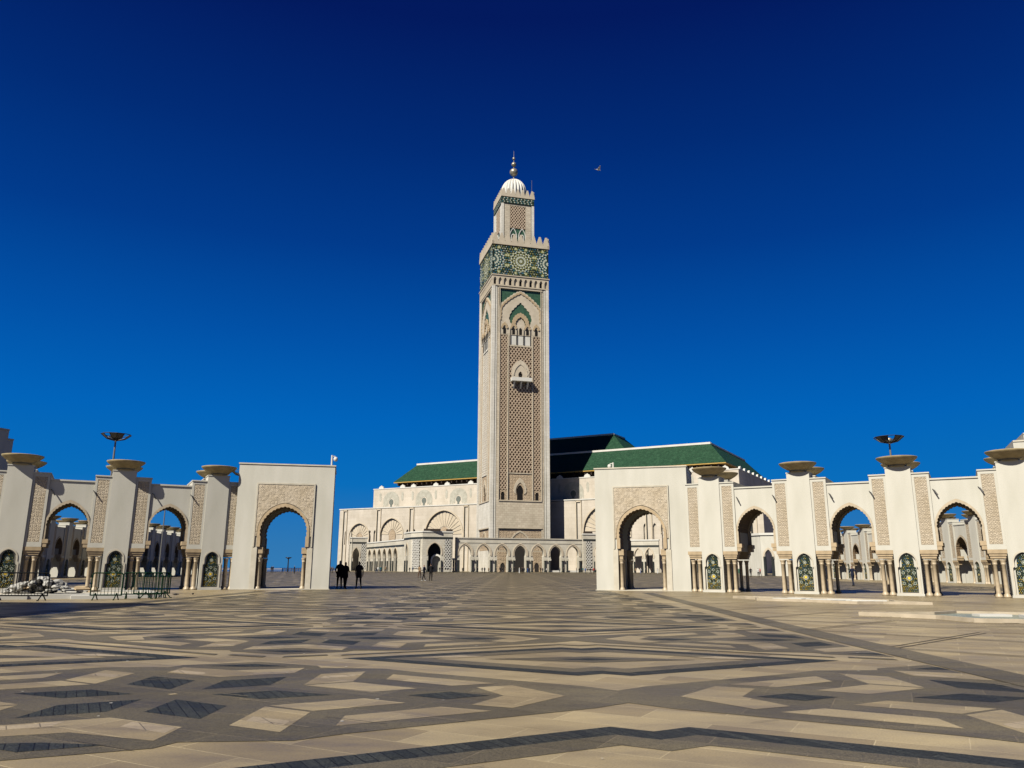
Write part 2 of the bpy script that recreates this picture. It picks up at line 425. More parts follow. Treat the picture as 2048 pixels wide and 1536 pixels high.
# border band of the carpet and thin lines of the right-hand floor
pav.add([(5.75, -6, 0.0075), (6.45, -6, 0.0075), (7.1, 21, 0.0075), (8.3, 47.5, 0.0075), (7.7, 47.5, 0.0075), (6.45, 21, 0.0075)], [(0, 1, 2, 5), (5, 2, 3, 4)], 1)
pav.add([(-14.6, -6, 0.0075), (-13.9, -6, 0.0075), (-14.2, 47, 0.0075), (-14.9, 47, 0.0075)], [(0, 1, 2, 3)], 1)
def line(p, q, w=0.035, z=0.0085, mi=4):
    p = Vector(p); q = Vector(q); d = (q - p).normalized(); n = Vector((-d.y, d.x)) * w / 2
    pav.add([(p.x-n.x, p.y-n.y, z), (q.x-n.x, q.y-n.y, z), (q.x+n.x, q.y+n.y, z), (p.x+n.x, p.y+n.y, z)], [(0, 1, 2, 3)], mi)
for k in range(-1, 5):
    y = 4.2 * k
    for o in (0, 0.24):
        line((6.9, 14.65 + y + o), (10.6, 18.2 + y + o)); line((10.6, 18.2 + y + o), (15.5, 16.4 + y + o), 0.03)
        line((6.9, 14.55 + y + o), (10.5, 11.2 + y + o)); line((10.5, 11.2 + y + o), (15.5, 12.6 + y + o), 0.03)
rn = random.Random(21)
for k in range(60):   # pale pointed joints and a few open dark ones
    x = rn.uniform(-9, 6); y = rn.uniform(5.2, 15); l = rn.uniform(0.25, 0.8); a = rn.choice([R(-28), R(-28), R(28)])
    line((x, y), (x + l*math.cos(a), y + l*math.sin(a)), 0.008, 0.0092 + 0.00002*k, 3 if rn.random() < 0.7 else 4)
for k in range(70):   # coins, droppings and scraps scattered on the stone
    x = random.uniform(-8, 12); y = random.uniform(5, 22); r = random.uniform(0.006, 0.02)
    pav.add([(x + r*math.cos(a)*1.3, y + r*math.sin(a), 0.012) for a in (0, 1.1, 2.2, 3.3, 4.4, 5.4)], [(0, 1, 2, 3, 4, 5)], 5)
pav_o = pav.build('paving', [M['f_beige'], M['f_grey'], M['f_slate'], M['f_pale'], M['f_line'], M['white']])
tag(pav_o, kind='structure')

# ------------------------------------------------------------------ zellige
Z_MATS = []
def zmat(name, c, r=0.35): 
    m = noisy(name, sc3(c, 1.8), 0.6, 0.1, 6, 0.75, 1.15); Z_MATS.append(m); return m
zmat('tile_dark_green', (0.010, 0.016, 0.012)); zmat('tile_white', (0.36, 0.38, 0.31)); zmat('tile_yellow', (0.62, 0.42, 0.05))
zmat('tile_green', (0.022, 0.050, 0.034)); zmat('tile_blue', (0.05, 0.14, 0.24)); zmat('tile_olive', (0.26, 0.25, 0.08))
zmat('tile_teal', (0.03, 0.11, 0.13))
def star(mb, cx, cz, r0, r1, n, y, mi, ph=0.0, X=None):
    pts = []
    for i in range(2 * n):
        a = ph + PI * i / n; r = r1 if i % 2 == 0 else r0
        pts.append((cx + r*math.sin(a), y, cz + r*math.cos(a)))
    c = len(pts)
    mb.add(pts + [(cx, y, cz)], [((i + 1) % c, i, c) for i in range(c)], mi, X)
def petals(mb, cx, cz, r0, r1, n, y, mi, ph=0.0, fill=0.55, clip=None, X=None):
    for i in range(n):
        a = ph + 2*PI*i/n; da = PI/n*fill; rm = (r0*0.35 + r1*0.65)
        pts = [(r0, a), (rm, a-da), (r1, a), (rm, a+da)]
        vs = [(cx + r*math.sin(b), y, cz + r*math.cos(b)) for r, b in pts]
        if clip and any(not (clip[0] <= v[0] <= clip[1] and clip[2] <= v[2] <= clip[3]) for v in vs): continue
        mb.add(vs, [(3, 2, 1, 0)], mi, X)

def tile_panel_mesh():
    mb = MB()   # 0.80 wide, 2.05 high arched panel; origin bottom centre; front at y=0 looking -y
    a = arc_pts(0.30, 1.66, 2.05, 8)
    outl = [(-0.40, 0.0), (0.40, 0.0), (0.40, 1.30), (0.30, 1.36)] + rev(a) + [(-0.30, 1.36), (-0.40, 1.30)]
    out2 = []
    for p in outl:
        if not out2 or abs(p[0]-out2[-1][0]) + abs(p[1]-out2[-1][1]) > 1e-6: out2.append(p)
    mb.prism(out2, [], 0.0, 0.04, 0)
    y = -0.003
    rnd = random.Random(3)
    for i in range(9):
        for j in range(24):
            x = -0.36 + i*0.09 + (0.045 if j % 2 else 0); z = 0.05 + j*0.083
            if abs(x) > 0.385 or (z > 1.3 and abs(x) > 0.27) or (z > 1.72 and abs(x) > 0.24*(2.05-z)/0.35): continue
            k = rnd.choice([2, 3, 3, 5, 5, 1, 4])
            if z < 0.33: k = rnd.choice([2, 2, 5, 1, 2])
            star(mb, x, z, 0.012, 0.028, 4, y, k, 0.4*(j % 2))
    def flower(cx, cz, r, c):
        star(mb, cx, cz, r*0.95, r*1.15, 12, y-0.002, 0)
        petals(mb, cx, cz, r*0.45, r*1.05, 12, y-0.004, 1, fill=0.8)
        star(mb, cx, cz, r*0.28, r*0.45, 8, y-0.004, c)
    flower(0, 0.74, 0.155, 2); star(mb, 0, 0.74, 0.05, 0.10, 8, y-0.006, 2)
    for px, pz in ((-0.27, 1.02), (0.27, 1.02), (0, 1.14), (-0.27, 0.46), (0.27, 0.46), (0, 0.34)):
        flower(px, pz, 0.085, 3)
    flower(0, 1.58, 0.10, 1)
    return mb.mesh('tile_panel', Z_MATS)
TILE = tile_panel_mesh()

def bowl_mesh():
    mb = MB()
    mb.lathe([(0.0, 0.02), (0.50, 0.0), (0.50, 0.09), (0.46, 0.10), (0.62, 0.17), (0.86, 0.31), (1.03, 0.45), (1.08, 0.52), (1.08, 0.55), (1.04, 0.56), (0.9, 0.48), (0.5, 0.30), (0.0, 0.24)], 36)
    return mb.mesh('stone_bowl', M['bowl'])
BOWL = bowl_mesh()

def column_mesh(h, r=0.10):
    mb = MB()
    mb.lathe([(0, 0), (r*1.7, 0), (r*1.7, 0.07), (r*1.45, 0.09), (r*1.5, 0.13), (r*1.1, 0.17), (r, 0.20), (r*0.94, h-0.26), (r*1.15, h-0.24), (r*1.15, h-0.21), (r*0.98, h-0.19), (r*1.3, h-0.08), (r*1.55, h-0.02), (r*1.55, h), (0, h)], 16)
    return mb.mesh('column', M['column'])
COLM = column_mesh(1.92, 0.105)

# ------------------------------------------------------------------ arcades
SP = 5.4; PW = 0.65; PN = 0.88; HP = 7.0; T = 3.3
HW = SP/2 - PW - PN     # half opening 1.17
def bay_meshes():
    d = {}
    # pillar: front slab and back slab with a core between, niche for the tile panel
    mb = MB()
    a = arc_pts(0.42, 1.80, 2.30, 8)
    niche = [(-0.50, 0.16), (0.50, 0.16), (0.50, 1.50), (0.42, 1.56)] + rev(a) + [(-0.42, 1.56), (-0.50, 1.50)]
    nn = []
    for p in niche:
        if not nn or abs(p[0]-nn[-1][0]) + abs(p[1]-nn[-1][1]) > 1e-6: nn.append(p)
    for s_, X in ((1, None), (-1, Matrix.Translation((0, T, 0)) @ Matrix.Rotation(PI, 4, 'Z'))):
        mb.prism(rect(-PW, PW, 0.0, HP), [nn], -0.12, -0.0, 0, X)
        mb.box(-PW, PW, 0.0, 1.2, 0.0, HP, 0, X)
        mb.box(-PW-0.04, PW+0.04, -0.17, -0.122, 0.0, 0.12, 0, X)
        mb.box(-PW-0.03, PW+0.03, -0.15, 1.23, HP, HP+0.06, 0, X)
    mb.box(-PW+0.08, PW-0.08, 1.202, T-1.202, 0.0, HP-0.45)
    d['pillar'] = mb.mesh('pillar', M['plaster'])
    # raised rim round the tile niche
    mb = MB()
    o_ = [(-0.57, 0.12), (0.57, 0.12), (0.57, 1.56), (0.49, 1.64)] + rev(arc_pts(0.49, 1.82, 2.40, 8)) + [(-0.49, 1.64), (-0.57, 1.56)]
    mb.prism(o_, [nn], -0.15, -0.122)
    d['rim'] = mb.mesh('niche_rim', M['plaster_cap'])
    # carved side pier
    mb = MB()
    mb.prism(rect(-PN/2, PN/2, 2.45, HP-0.38), [rect(-PN/2+0.13, PN/2-0.13, 2.72, HP-0.56)], -0.05, 0.0)
    mb.box(-PN/2, PN/2, 0.0, T, 2.45, HP-0.38)
    mb.prism(rect(-PN/2, PN/2, 2.45, HP-0.38), [rect(-PN/2+0.13, PN/2-0.13, 2.72, HP-0.56)], T, T+0.06)
    mb.box(-PN/2-0.03, PN/2+0.03, -0.10, T+0.10, HP-0.38, HP-0.31)
    d['pier'] = mb.mesh('side_pier', M['plaster'])
    mb = MB(); mb.box(-PN/2+0.13, PN/2-0.13, -0.035, -0.002, 2.72, HP-0.56)
    d['carved'] = mb.mesh('carved_panel', M['carved'])
    mb = MB()
    mb.box(-PN/2-0.02, PN/2+0.02, -0.06, 0.62, 2.24, 2.448); mb.box(-PN/2+0.04, PN/2-0.04, -0.02, 0.56, 2.12, 2.238)
    mb.box(-PN/2+0.08, PN/2-0.08, 0.02, 0.52, 1.99, 2.118)
    d['capital'] = mb.mesh('capital_block', M['tan'])
    # arch wall between side piers
    mb = MB()
    op = arc_pts(HW, 3.55, 5.02, 12, 0.25)
    lob = lobe(op, 17, 0.06)
    top = HP - 0.75
    mb.prism(notch(-HW-0.001, HW+0.001, 2.45, top, []) if False else [(-HW, 2.9)] + [(max(-HW, min(HW, x)), z) for x, z in []] + [(HW, 2.9), (HW, top), (-HW, top)], [], 0, 0) if False else None
    # spandrel: everything above the arch line, clipped to the bay width
    arch = [p for p in arc_pts(HW, 3.62, 5.06, 14)]
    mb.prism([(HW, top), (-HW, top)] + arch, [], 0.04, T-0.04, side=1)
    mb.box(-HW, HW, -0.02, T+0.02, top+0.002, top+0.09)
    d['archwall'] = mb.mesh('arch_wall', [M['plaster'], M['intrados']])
    # lobed tan trim, front and back
    mb = MB()
    inner = lobe(arc_pts(HW-0.13, 3.62, 4.96, 12, 0.0), 19, 0.04)
    outer = arc_pts(HW-0.002, 3.62, 5.17, 14)
    jl = [(-(HW-0.002), 2.9), (-(HW-0.13), 2.9)]; jr = [(HW-0.13, 2.9), (HW-0.002, 2.9)]
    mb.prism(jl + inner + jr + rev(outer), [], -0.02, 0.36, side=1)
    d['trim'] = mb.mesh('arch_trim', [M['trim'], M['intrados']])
    d['corbel'] = []
    for sx in (-1, 1):
        for y0 in (-0.04, T-0.62):
            mb = MB()
            for k, (w, z0, z1) in enumerate(((0.30, 2.66, 2.895), (0.24, 2.45, 2.655))):
                x0, x1 = sorted((sx*(HW-0.001), sx*(HW-w)))
                mb.box(x0, x1, y0+0.02*k, y0+0.66-0.02*k, z0, z1)
            d['corbel'].append(mb.mesh('corbel', M['tan']))
    mb = MB(); mb.tube((0, 0.0, 0), (0.10, -0.16, -0.12), 0.022); mb.tube((0.08, -0.14, -0.08), (0.24, -0.22, -0.36), 0.035)
    d['spot'] = mb.mesh('spotlight_arm', M['metal'])
    return d
M['trim'] = noisy('arch_trim_stone', (0.66, 0.55, 0.40), 0.7, 0.2, 3, 0.8, 1.05)
M['intrados'] = carved('shade_darkened_soffit', (0.30, 0.21, 0.12), (0.22, 0.15, 0.09), 7, 0.04)  # carved brown stone darkened; the shade of soffits and jambs is in the colour
BAY = bay_meshes()
def arcade(name, label, loc, rz, n, bowls=True, start_arch=False, detail=True, endarch=True, group='long arcades round the esplanade'):
    root = thing(name, label, 'arcade', loc, rz, group)
    for i in range(n):
        x = i * SP
        inst('pillar', BAY['pillar'], root, (x, 0, 0))
        for yy, r_ in ((0, 0), (T, PI)):
            if detail or r_ == 0:
                rm = inst('niche_rim', BAY['rim'], root, (x, yy, 0), r_)
                p = inst('tile_panel', TILE, root, (x, -0.045 if r_ == 0 else T + 0.045, 0.20), r_)
        if bowls:
            inst('stone_bowl', BOWL, root, (x, 0.16, HP+0.06)); inst('stone_bowl', BOWL, root, (x, T-0.16, HP+0.06))
        for sx in (-1, 1):
            px = x + sx * (PW + PN/2)
            inst('side_pier', BAY['pier'], root, (px, 0, 0))
            inst('carved_panel', BAY['carved'], root, (px, 0, 0))
            inst('carved_panel', BAY['carved'], root, (px, T, 0), PI)
            inst('capital_block', BAY['capital'], root, (px, 0, 0)); inst('capital_block', BAY['capital'], root, (px, T, 0), PI)
            for cx in (-0.19, 0.19):
                inst('column', COLM, root, (px + cx, 0.14, 0.0)); inst('column', COLM, root, (px + cx, T-0.14, 0.0))
                if detail: inst('column', COLM, root, (px + cx, 0.44, 0.0))
        if i < n - 1 or endarch:
            ax = x + SP/2
            inst('arch_wall', BAY['archwall'], root, (ax, 0, 0)); inst('arch_trim', BAY['trim'], root, (ax, 0, 0)); inst('arch_trim', BAY['trim'], root, (ax, T, 0), PI)
            for cm in BAY['corbel']: inst('corbel', cm, root, (ax, 0, 0))
            if detail:
                inst('spotlight_arm', BAY['spot'], root, (ax - HW + 0.1, 0.06, 5.75)); inst('spotlight_arm', BAY['spot'], root, (ax + HW - 0.06, 0.06, 5.78))
    return root
AL = R(29.8); ALL = R(27.5)
# right: first pillar beside the gateway, running towards the camera on the right
arcade('arcade', 'sunlit cream arcade with stone bowls to the right of the right gateway', (12.5, 49.5, 0), -AL, 5)
# left: runs from near left to the left gateway
dL = Vector((math.cos(ALL), math.sin(ALL))); pL = Vector((-18.7, 49.9)) - dL * SP * 3
arcade('arcade', 'cream arcade in raking light to the left of the left gateway, behind the crowd barriers', (pL.x, pL.y, 0), ALL, 4, endarch=False)
# the wings seen through the arches
arcade('arcade', 'shaded far arcade wing seen through the leftmost arch of the left arcade', (-56.8, 89.5, 0), R(97), 6, detail=False)
arcade('arcade', 'shaded far arcade wing seen through the arch next to the left gateway', (-51.6, 107, 0), R(98), 8, detail=False)
arcade('arcade', 'sunlit far arcade wing seen through the right arches', (49.5, 128, 0), R(-90), 10, detail=False)

# ------------------------------------------------------------------ gateways
GH = 7.85; GW = 3.0; GT = 4.6
def gate_parts(root, closed_gate=False):
    op = lobe(arc_pts(1.40, 3.55, 5.12, 12, 0.18), 21, 0.05)
    op2 = notch(-GW, GW, 0.0, GH, [(-1.52, 2.62), (-1.40, 2.62)] + op + [(1.40, 2.62), (1.52, 2.62)])
    mb = MB()
    mb.prism(op2, [], 0.0, 1.2)
    mb.prism(op2, [], GT-1.2, GT)
    for f_ in range(len(mb.f)):      # the soffit and jambs of the opening
        P = [mb.v[i] for i in mb.f[f_]]
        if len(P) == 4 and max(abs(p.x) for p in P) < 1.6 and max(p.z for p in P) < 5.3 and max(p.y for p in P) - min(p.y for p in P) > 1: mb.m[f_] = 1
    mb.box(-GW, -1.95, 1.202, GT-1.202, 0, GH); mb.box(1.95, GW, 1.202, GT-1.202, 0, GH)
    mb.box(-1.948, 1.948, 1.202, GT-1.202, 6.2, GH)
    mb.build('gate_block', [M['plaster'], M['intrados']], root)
    mb = MB(); mb.box(-GW-0.05, GW+0.05, -0.05, GT+0.05, GH, GH+0.08); mb.build('coping', M['plaster_cap'], root)
    # raised frame, carved spandrel field and trim
    fr = [(-1.82, 2.62), (-1.74, 2.62), (-1.74, 6.58), (1.74, 6.58), (1.74, 2.62), (1.82, 2.62), (1.82, 6.68), (-1.82, 6.68)]
    for y0, y1, nm in ((-0.09, -0.002, 0), (GT+0.002, GT+0.09, 1)):
        mb = MB(); mb.prism(fr, [], y0, y1)
        mb.prism([(-1.86, 0.0), (-1.54, 0.0), (-1.54, 2.6), (-1.86, 2.6)], [], y0*0.6 if nm == 0 else y0, y1 if nm == 0 else GT+0.05)
        mb.prism([(1.54, 0.0), (1.86, 0.0), (1.86, 2.6), (1.54, 2.6)], [], y0*0.6 if nm == 0 else y0, y1 if nm == 0 else GT+0.05)
        mb.build('raised_frame', M['plaster_cap'], root)
        mb = MB()
        o_ = arc_pts(1.62, 3.6, 5.42, 14)
        mb.prism([(-1.73, 3.3), (-1.63, 3.3)] + o_ + [(1.63, 3.3), (1.73, 3.3), (1.73, 6.57), (-1.73, 6.57)], [], (y0+y1)/2-0.02, (y0+y1)/2+0.015)
        mb.build('carved_panel', M['carved'], root)
        mb = MB()
        inner = lobe(arc_pts(1.41, 3.55, 5.13, 12, 0.18), 21, 0.05)
        outer = arc_pts(1.60, 3.55, 5.38, 14)
        mb.prism([(-1.60, 2.64), (inner[0][0], 2.64)] + inner + [(inner[-1][0], 2.64), (1.60, 2.64)] + rev(outer), [], y0-0.02 if nm == 0 else y0, y1 if nm == 0 else y1+0.02)
        mb.build('arch_trim', M['tan'], root)
    for sx in (-1, 1):
        for yy in (0.18, 0.95, GT-0.95, GT-0.18):
            mb = MB(); mb.box(-0.17, 0.17, -0.17, 0.17, 2.22, 2.60); mb.box(-0.11, 0.11, -0.11, 0.11, 1.98, 2.218)
            mb.build('capital_block', M['tan'], root, (sx*1.36, yy, 0))
            inst('column', COLM, root, (sx*1.36, yy, 0.03))
    mb = MB(); mb.box(-GW-0.06, GW+0.06, -0.10, GT+0.1, 0.006, 0.05); mb.build('threshold', M['plaster_cap'], root)
AGL = R(12); AGR = R(-17)
gl = thing('gateway', 'left tall cream gateway with a carved panel above its arch, sea seen through it', 'gateway', (-17.5 + GW*math.cos(AGL), 50.1 + GW*math.sin(AGL), 0), AGL, 'pair of esplanade gateways'); gate_parts(gl)
gr = thing('gateway', 'right tall cream gateway in full sun, roof of the mosque rising behind it', 'gateway', (5.55 + GW*math.cos(AGR), 52.2 + GW*math.sin(AGR), 0), AGR, 'pair of esplanade gateways'); gate_parts(gr)

def security_camera(label, loc, rz):
    r = thing('security_camera', label, 'security camera', loc, rz, 'security cameras on the gateways')
    mb = MB(); mb.cyl(0, 0, 0, 0.72, 0.055); mb.tube((0, 0, 0.66), (0.22, 0, 0.64), 0.03); mb.build('post', M['white'], r)
    mb = MB(); mb.lathe([(0, 0.02), (0.11, 0.06), (0.14, 0.18), (0.13, 0.26), (0.08, 0.32), (0.0, 0.33)], 16); mb.build('dome_head', M['white'], r, (0.24, 0, 0.28))
security_camera('white domed security camera on a post at the right end of the left gateway top', tuple(gl.matrix_basis @ Vector((2.75, 0.4, GH+0.08))), AGL)
security_camera('short white security camera on top of the right gateway', tuple(gr.matrix_basis @ Vector((-1.8, 0.4, GH-0.25))), AGR + PI)

# ------------------------------------------------------------------ stepped end blocks
def stepped(label, loc, rz, steps, depth):
    r = thing('stepped_gateway_block', label, 'building', loc, rz, 'stepped end blocks of the arcades')
    mb = MB()
    y0_, y1_ = min(0, depth), max(0, depth)
    for k, (x0, x1, h) in enumerate(steps): mb.box(x0, x1, y0_, y1_, 0, h)
    mb.build('wall', M['plaster'], r)
    mb = MB()
    for k, (x0, x1, h) in enumerate(steps): mb.box(x0, x1, y0_-0.06, y1_+0.06, h+0.002, h+0.12)
    mb.build('coping', M['plaster_cap'], r)
stepped('sunlit stepped cream block rising behind the arcade at the right edge', (38.95, 60, 0), R(-25), [(-1.0, 0, 9.6), (0.0, 0.75, 11.1), (0.752, 2.2, 11.65), (2.202, 5, 12.4), (5.002, 9, 13.2)], 6)
stepped('shaded stepped block rising behind the arcade at the left edge', (-42.07, 51.66, 0), R(68), [(0, 5, 12.4), (5.002, 8.55, 11.55), (8.552, 9.0, 10.85)], 6)
stepped('cream end block standing beyond the left edge, its shadow falling over the paving', (-26.98, 24.8, 0), R(-4), [(0, 8.7, 8.0)], -11)

# ------------------------------------------------------------------ minaret
BE = R(14.85)
mn = thing('minaret', 'very tall square minaret with green tile band, lattice panels and a ribbed dome', 'minaret', (0.4, 338.9, 0), BE)
F4 = [0, PI/2, PI, -PI/2]
def four(name, mesh, faces=F4):
    return [inst(name, mesh, mn, (0, 0, 0), a) for a in faces]
def four_split(name, mb, m, faces=F4):
    for o in mb.parts(): four(name, o.mesh(name, m), faces)
mb = MB(); mb.box(-11.9, 11.9, -11.9, 11.9, 0, 122.5); mb.build('shaft', M['tower'], mn)
# facing plate with its recesses
yF, yR = -12.55, -11.9
holes = [rect(-5.15, 5.15, 40.4, 95.3), rect(-5.15, 5.15, 29.0, 40.0), rect(-9.05, -5.75, 29.0, 100.4), rect(5.75, 9.05, 29.0, 100.4),
         rect(-9.7, 9.7, 101.0, 121.4), rect(-9.2, 9.2, 8.5, 17.3), rect(-4.7, 4.7, 96.0, 100.4)]
mb = MB(); mb.prism(rect(-10.4, 10.4, 0, 122.4), holes, yF, yR)
four('stone_facing', mb.mesh('stone_facing', M['tower']), F4[:3]); inst('stone_facing', mb.mesh('stone_facing', M['tower_pale']), mn, (0, 0, 0), F4[3])  # left face in paler stone: its sunlit brightness is put into the colour
# corner piers with grooves
mb = MB()
for sx in (-1, 1):
    for sy in (-1, 1):
        x0, x1 = sorted((sx*11.55, sx*12.9)); y0, y1 = sorted((sy*11.55, sy*12.9)); mb.box(x0, x1, y0, y1, 0, 122.4)
        for k, (a, b, c) in enumerate(((10.62, 11.30, 12.66),)):
            x0, x1 = sorted((sx*a, sx*b)); y0, y1 = sorted((sy*11.8, sy*c)); mb.box(x0, x1, y0, y1, 0, 122.4)
            y0, y1 = sorted((sy*a, sy*b)); x0, x1 = sorted((sx*11.8, sx*c)); mb.box(x0, x1, y0, y1, 0, 122.4)
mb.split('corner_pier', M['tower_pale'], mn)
# thin frame lines round the big panels
mb = MB()
for x0, x1, z0, z1 in ((-9.35, 9.35, 28.5, 28.95), (-9.9, 9.9, 121.5, 122.0), (-9.4, 9.4, 17.4, 17.8)):
    mb.box(x0, x1, -12.85, -12.552, z0, z1)
for sx in (-1, 1):
    for xc, z0, z1 in ((9.35, 29.0, 121.4), (5.45, 29.0, 100.3)):
        mb.box(sx*xc-0.13, sx*xc+0.13, -12.8, -12.552, z0, z1)
four_split('panel_frame', mb, M['merlon'])
# lattice (sebka) of crossing bars
def lattice(x0, x1, z0, z1, cell_, w, ya, yb, mb):
    for sg in (1, -1):
        n0 = int((z0 - (x1 - x0)) // cell_) - 1
        k = n0
        while k * cell_ < z1 + (x1 - x0) + cell_:
            c = k * cell_ + 0.0
            # line z = c + sg*1.25*(x-x0)
            s_ = sg * 1.35
            pts = []
            xa, xb = x0, x1
            za, zb = c, c + s_ * (x1 - x0)
            # clip
            lo, hi = 0.0, 1.0
            dz = zb - za
            if abs(dz) > 1e-9:
                t0 = (z0 - za) / dz; t1 = (z1 - za) / dz
                if t0 > t1: t0, t1 = t1, t0
                lo = max(lo, t0); hi = min(hi, t1)
            if hi > lo + 1e-3:
                A = (xa + (xb-xa)*lo, za + dz*lo); B = (xa + (xb-xa)*hi, za + dz*hi)
                L = math.hypot(B[0]-A[0], B[1]-A[1]); nx, nz = -(B[1]-A[1])/L*w/2, (B[0]-A[0])/L*w/2
                mb.prism([(A[0]-nx, A[1]-nz), (B[0]-nx, B[1]-nz), (B[0]+nx, B[1]+nz), (A[0]+nx, A[1]+nz)], [], ya, yb)
            k += 1
def lattice_mesh(areas, cell_, w, ya, yb, m):
    mb = MB()
    for a in areas: lattice(*a, cell_, w, ya, yb, mb)
    return mb.mesh('lattice', m)
M['latt'] = noisy('lattice_stone', (0.68, 0.53, 0.39), 0.75, 0.2, 0.4, 0.85, 1.05)
four('lattice', lattice_mesh([(-5.1, 5.1, 40.6, 95.2)], 2.0, 0.33, -12.5, -12.2, M['latt']), F4[:3])
inst('lattice', lattice_mesh([(-5.1, 5.1, 40.6, 95.2)], 2.0, 0.33, -12.5, -12.2, M['tower_pale']), mn, (0.2, 0, 0), F4[3])  # left lattice paler and set back, sunlight put into colour and depth
for x_ in (-9.0, 5.8):
    for o_ in four('side_lattice', lattice_mesh([(x_, x_+3.2, 33.2, 100.3)], 1.75, 0.30, -12.5, -12.2, M['latt']))[3:]: o_.location = (0.2, 0, 0)
mb = MB()
for k in ((-5.14, 5.14, 40.41, 95.29), (-9.04, -5.76, 33.0, 100.39), (5.76, 9.04, 33.0, 100.39)):
    mb.box(k[0], k[1], -11.97, -11.905, k[2], k[3])
M['archst'] = noisy('arch_stone', (0.70, 0.61, 0.48), 0.75, 0.2, 0.5, 0.85, 1.05)
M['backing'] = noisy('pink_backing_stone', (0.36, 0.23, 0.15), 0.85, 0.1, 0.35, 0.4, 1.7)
for o_ in mb.parts():
    four('lattice_backing', o_.mesh('lattice_backing', M['backing']), F4[:3]); inst('lattice_backing', o_.mesh('lattice_backing', M['latt']), mn, (-0.22, 0, 0), F4[3])  # left backing paler and further out, so the sunlit face reads bright
# carved lower panels
mb = MB()
niche = arc_pts(1.5, 32.6, 35.4, 8, 0.35)
mb.prism(rect(-5.1, 5.1, 29.05, 39.95), [closed(niche, 29.06)], -12.25, -11.95)
mb.prism(rect(-9.15, 9.15, 8.55, 17.25), [], -12.2, -11.95)
for sx in (-1, 1):
    nz = arc_pts(0.85, 31.2, 32.5, 6, 0.35, sx*7.4)
    mb.prism(rect(sx*7.4-1.6, sx*7.4+1.6, 29.05, 33.15), [closed(nz, 29.06)], -12.3, -11.95)
four_split('carved_relief', mb, M['carved_big'])
mb = MB()
mb.prism(closed(arc_pts(1.45, 32.6, 35.3, 8, 0.35), 29.1), [], -12.05, -11.96)
for sx in (-1, 1): mb.prism(closed(arc_pts(0.80, 31.2, 32.4, 6, 0.35, sx*7.4), 29.1), [], -12.05, -11.96)
for x in (-7.2, 7.2, -3.15, 0, 3.15): mb.prism(closed(arc_pts(0.62, 103.0, 103.9, 6, 0.2, x), 100.6), [], -12.56, -12.44)
four_split('window', mb, M['void'])
mb = MB()
mb.prism(lobe(arc_pts(2.6, 33.2, 38.2, 10, 0.2), 9, 0.22) + rev(arc_pts(1.9, 32.8, 36.4, 8, 0.3)), [], -12.5, -12.26)
mb.prism(arc_pts(4.6, 10.2, 16.6, 12) + rev(arc_pts(4.1, 10.2, 15.9, 12)), [], -12.4, -12.21)
four_split('carved_arch', mb, M['merlon'])
# base doors
for sx, w, z in ((0, 3.0, 10.4), (-7.4, 0.95, 3.6), (7.0, 0.95, 3.6)):
    mb = MB(); mb.prism(closed(arc_pts(w, z*0.62, z, 8, 0.35, sx), 0.02), [], -12.75, -12.56); mb.build('door', M['doorwood'], mn)
    mb = MB(); mb.prism(arc_pts(w+0.7, z*0.62, z+0.9, 10, 0.25, sx) + rev(arc_pts(w+0.1, z*0.62, z+0.1, 10, 0.25, sx)), [], -12.95, -12.57); mb.build('door_arch', M['carved_big'], mn)
mb = MB(); mb.box(-9.6, -5.2, -12.72, -12.552, 0, 8.0); mb.box(5.0, 9.4, -12.72, -12.552, 0, 8.0); mb.box(-4.9, 4.7, -12.72, -12.552, 7.9, 8.4)
mb.split('carved_relief', M['carved_big'], mn)
# balcony niche
mb = MB()
o_ = lobe(arc_pts(3.9, 83.4, 89.2, 10), 11, 0.25)
i_ = closed(arc_pts(0.95, 82.6, 84.2, 6, 0.3), 80.6)
mb.prism(closed(o_, 80.2), [i_], -12.72, -12.1)
mb.prism(lobe(arc_pts(3.2, 82.4, 88.0, 10), 9, 0.2) + rev(arc_pts(2.8, 82.4, 87.3, 10)), [], -12.95, -12.722)
four('balcony_niche', mb.mesh('balcony_niche', M['archst']), F4[:1])
mb = MB(); mb.box(-4.4, 4.4, -15.3, -12.55, 79.4, 80.1); mb.box(-4.4, 4.4, -15.3, -15.0, 80.102, 81.0); mb.box(-4.4, -4.1, -14.998, -12.56, 80.102, 81.0); mb.box(4.1, 4.4, -14.998, -12.56, 80.102, 81.0)
for x in (-3.0, 0, 3.0): mb.prism([(0, 0), (0.01, 0), (0.01, 1)], [], 0, 0.01) if False else mb.add([(x-0.35, -14.6, 79.398), (x+0.35, -14.6, 79.398), (x+0.35, -12.56, 79.398), (x-0.35, -12.56, 79.398), (x-0.35, -12.56, 76.6), (x+0.35, -12.56, 76.6)], [(0, 1, 2, 3), (0, 4, 5, 1), (0, 3, 4), (1, 5, 2), (3, 2, 5, 4)])
four('balcony', mb.mesh('balcony', M['white']), F4[:1])
mb = MB(); mb.prism(closed(arc_pts(0.75, 82.6, 83.8, 6, 0.3), 80.9), [], -12.5, -12.42); mb.build('window', M['void'], mn)
# blind white panels under the window row
mb = MB()
for x in (-3.15, 0, 3.15): mb.box(x-1.25, x+1.25, -12.35, -11.95, 96.1, 100.3)
four_split('blind_panel', mb, M['white'])
mb = MB()
for x in (-4.55, -1.57, 1.57, 4.55): mb.cyl(x, -12.6, 96.05, 103.0, 0.17)
four_split('colonnette', mb, M['doorwood'])
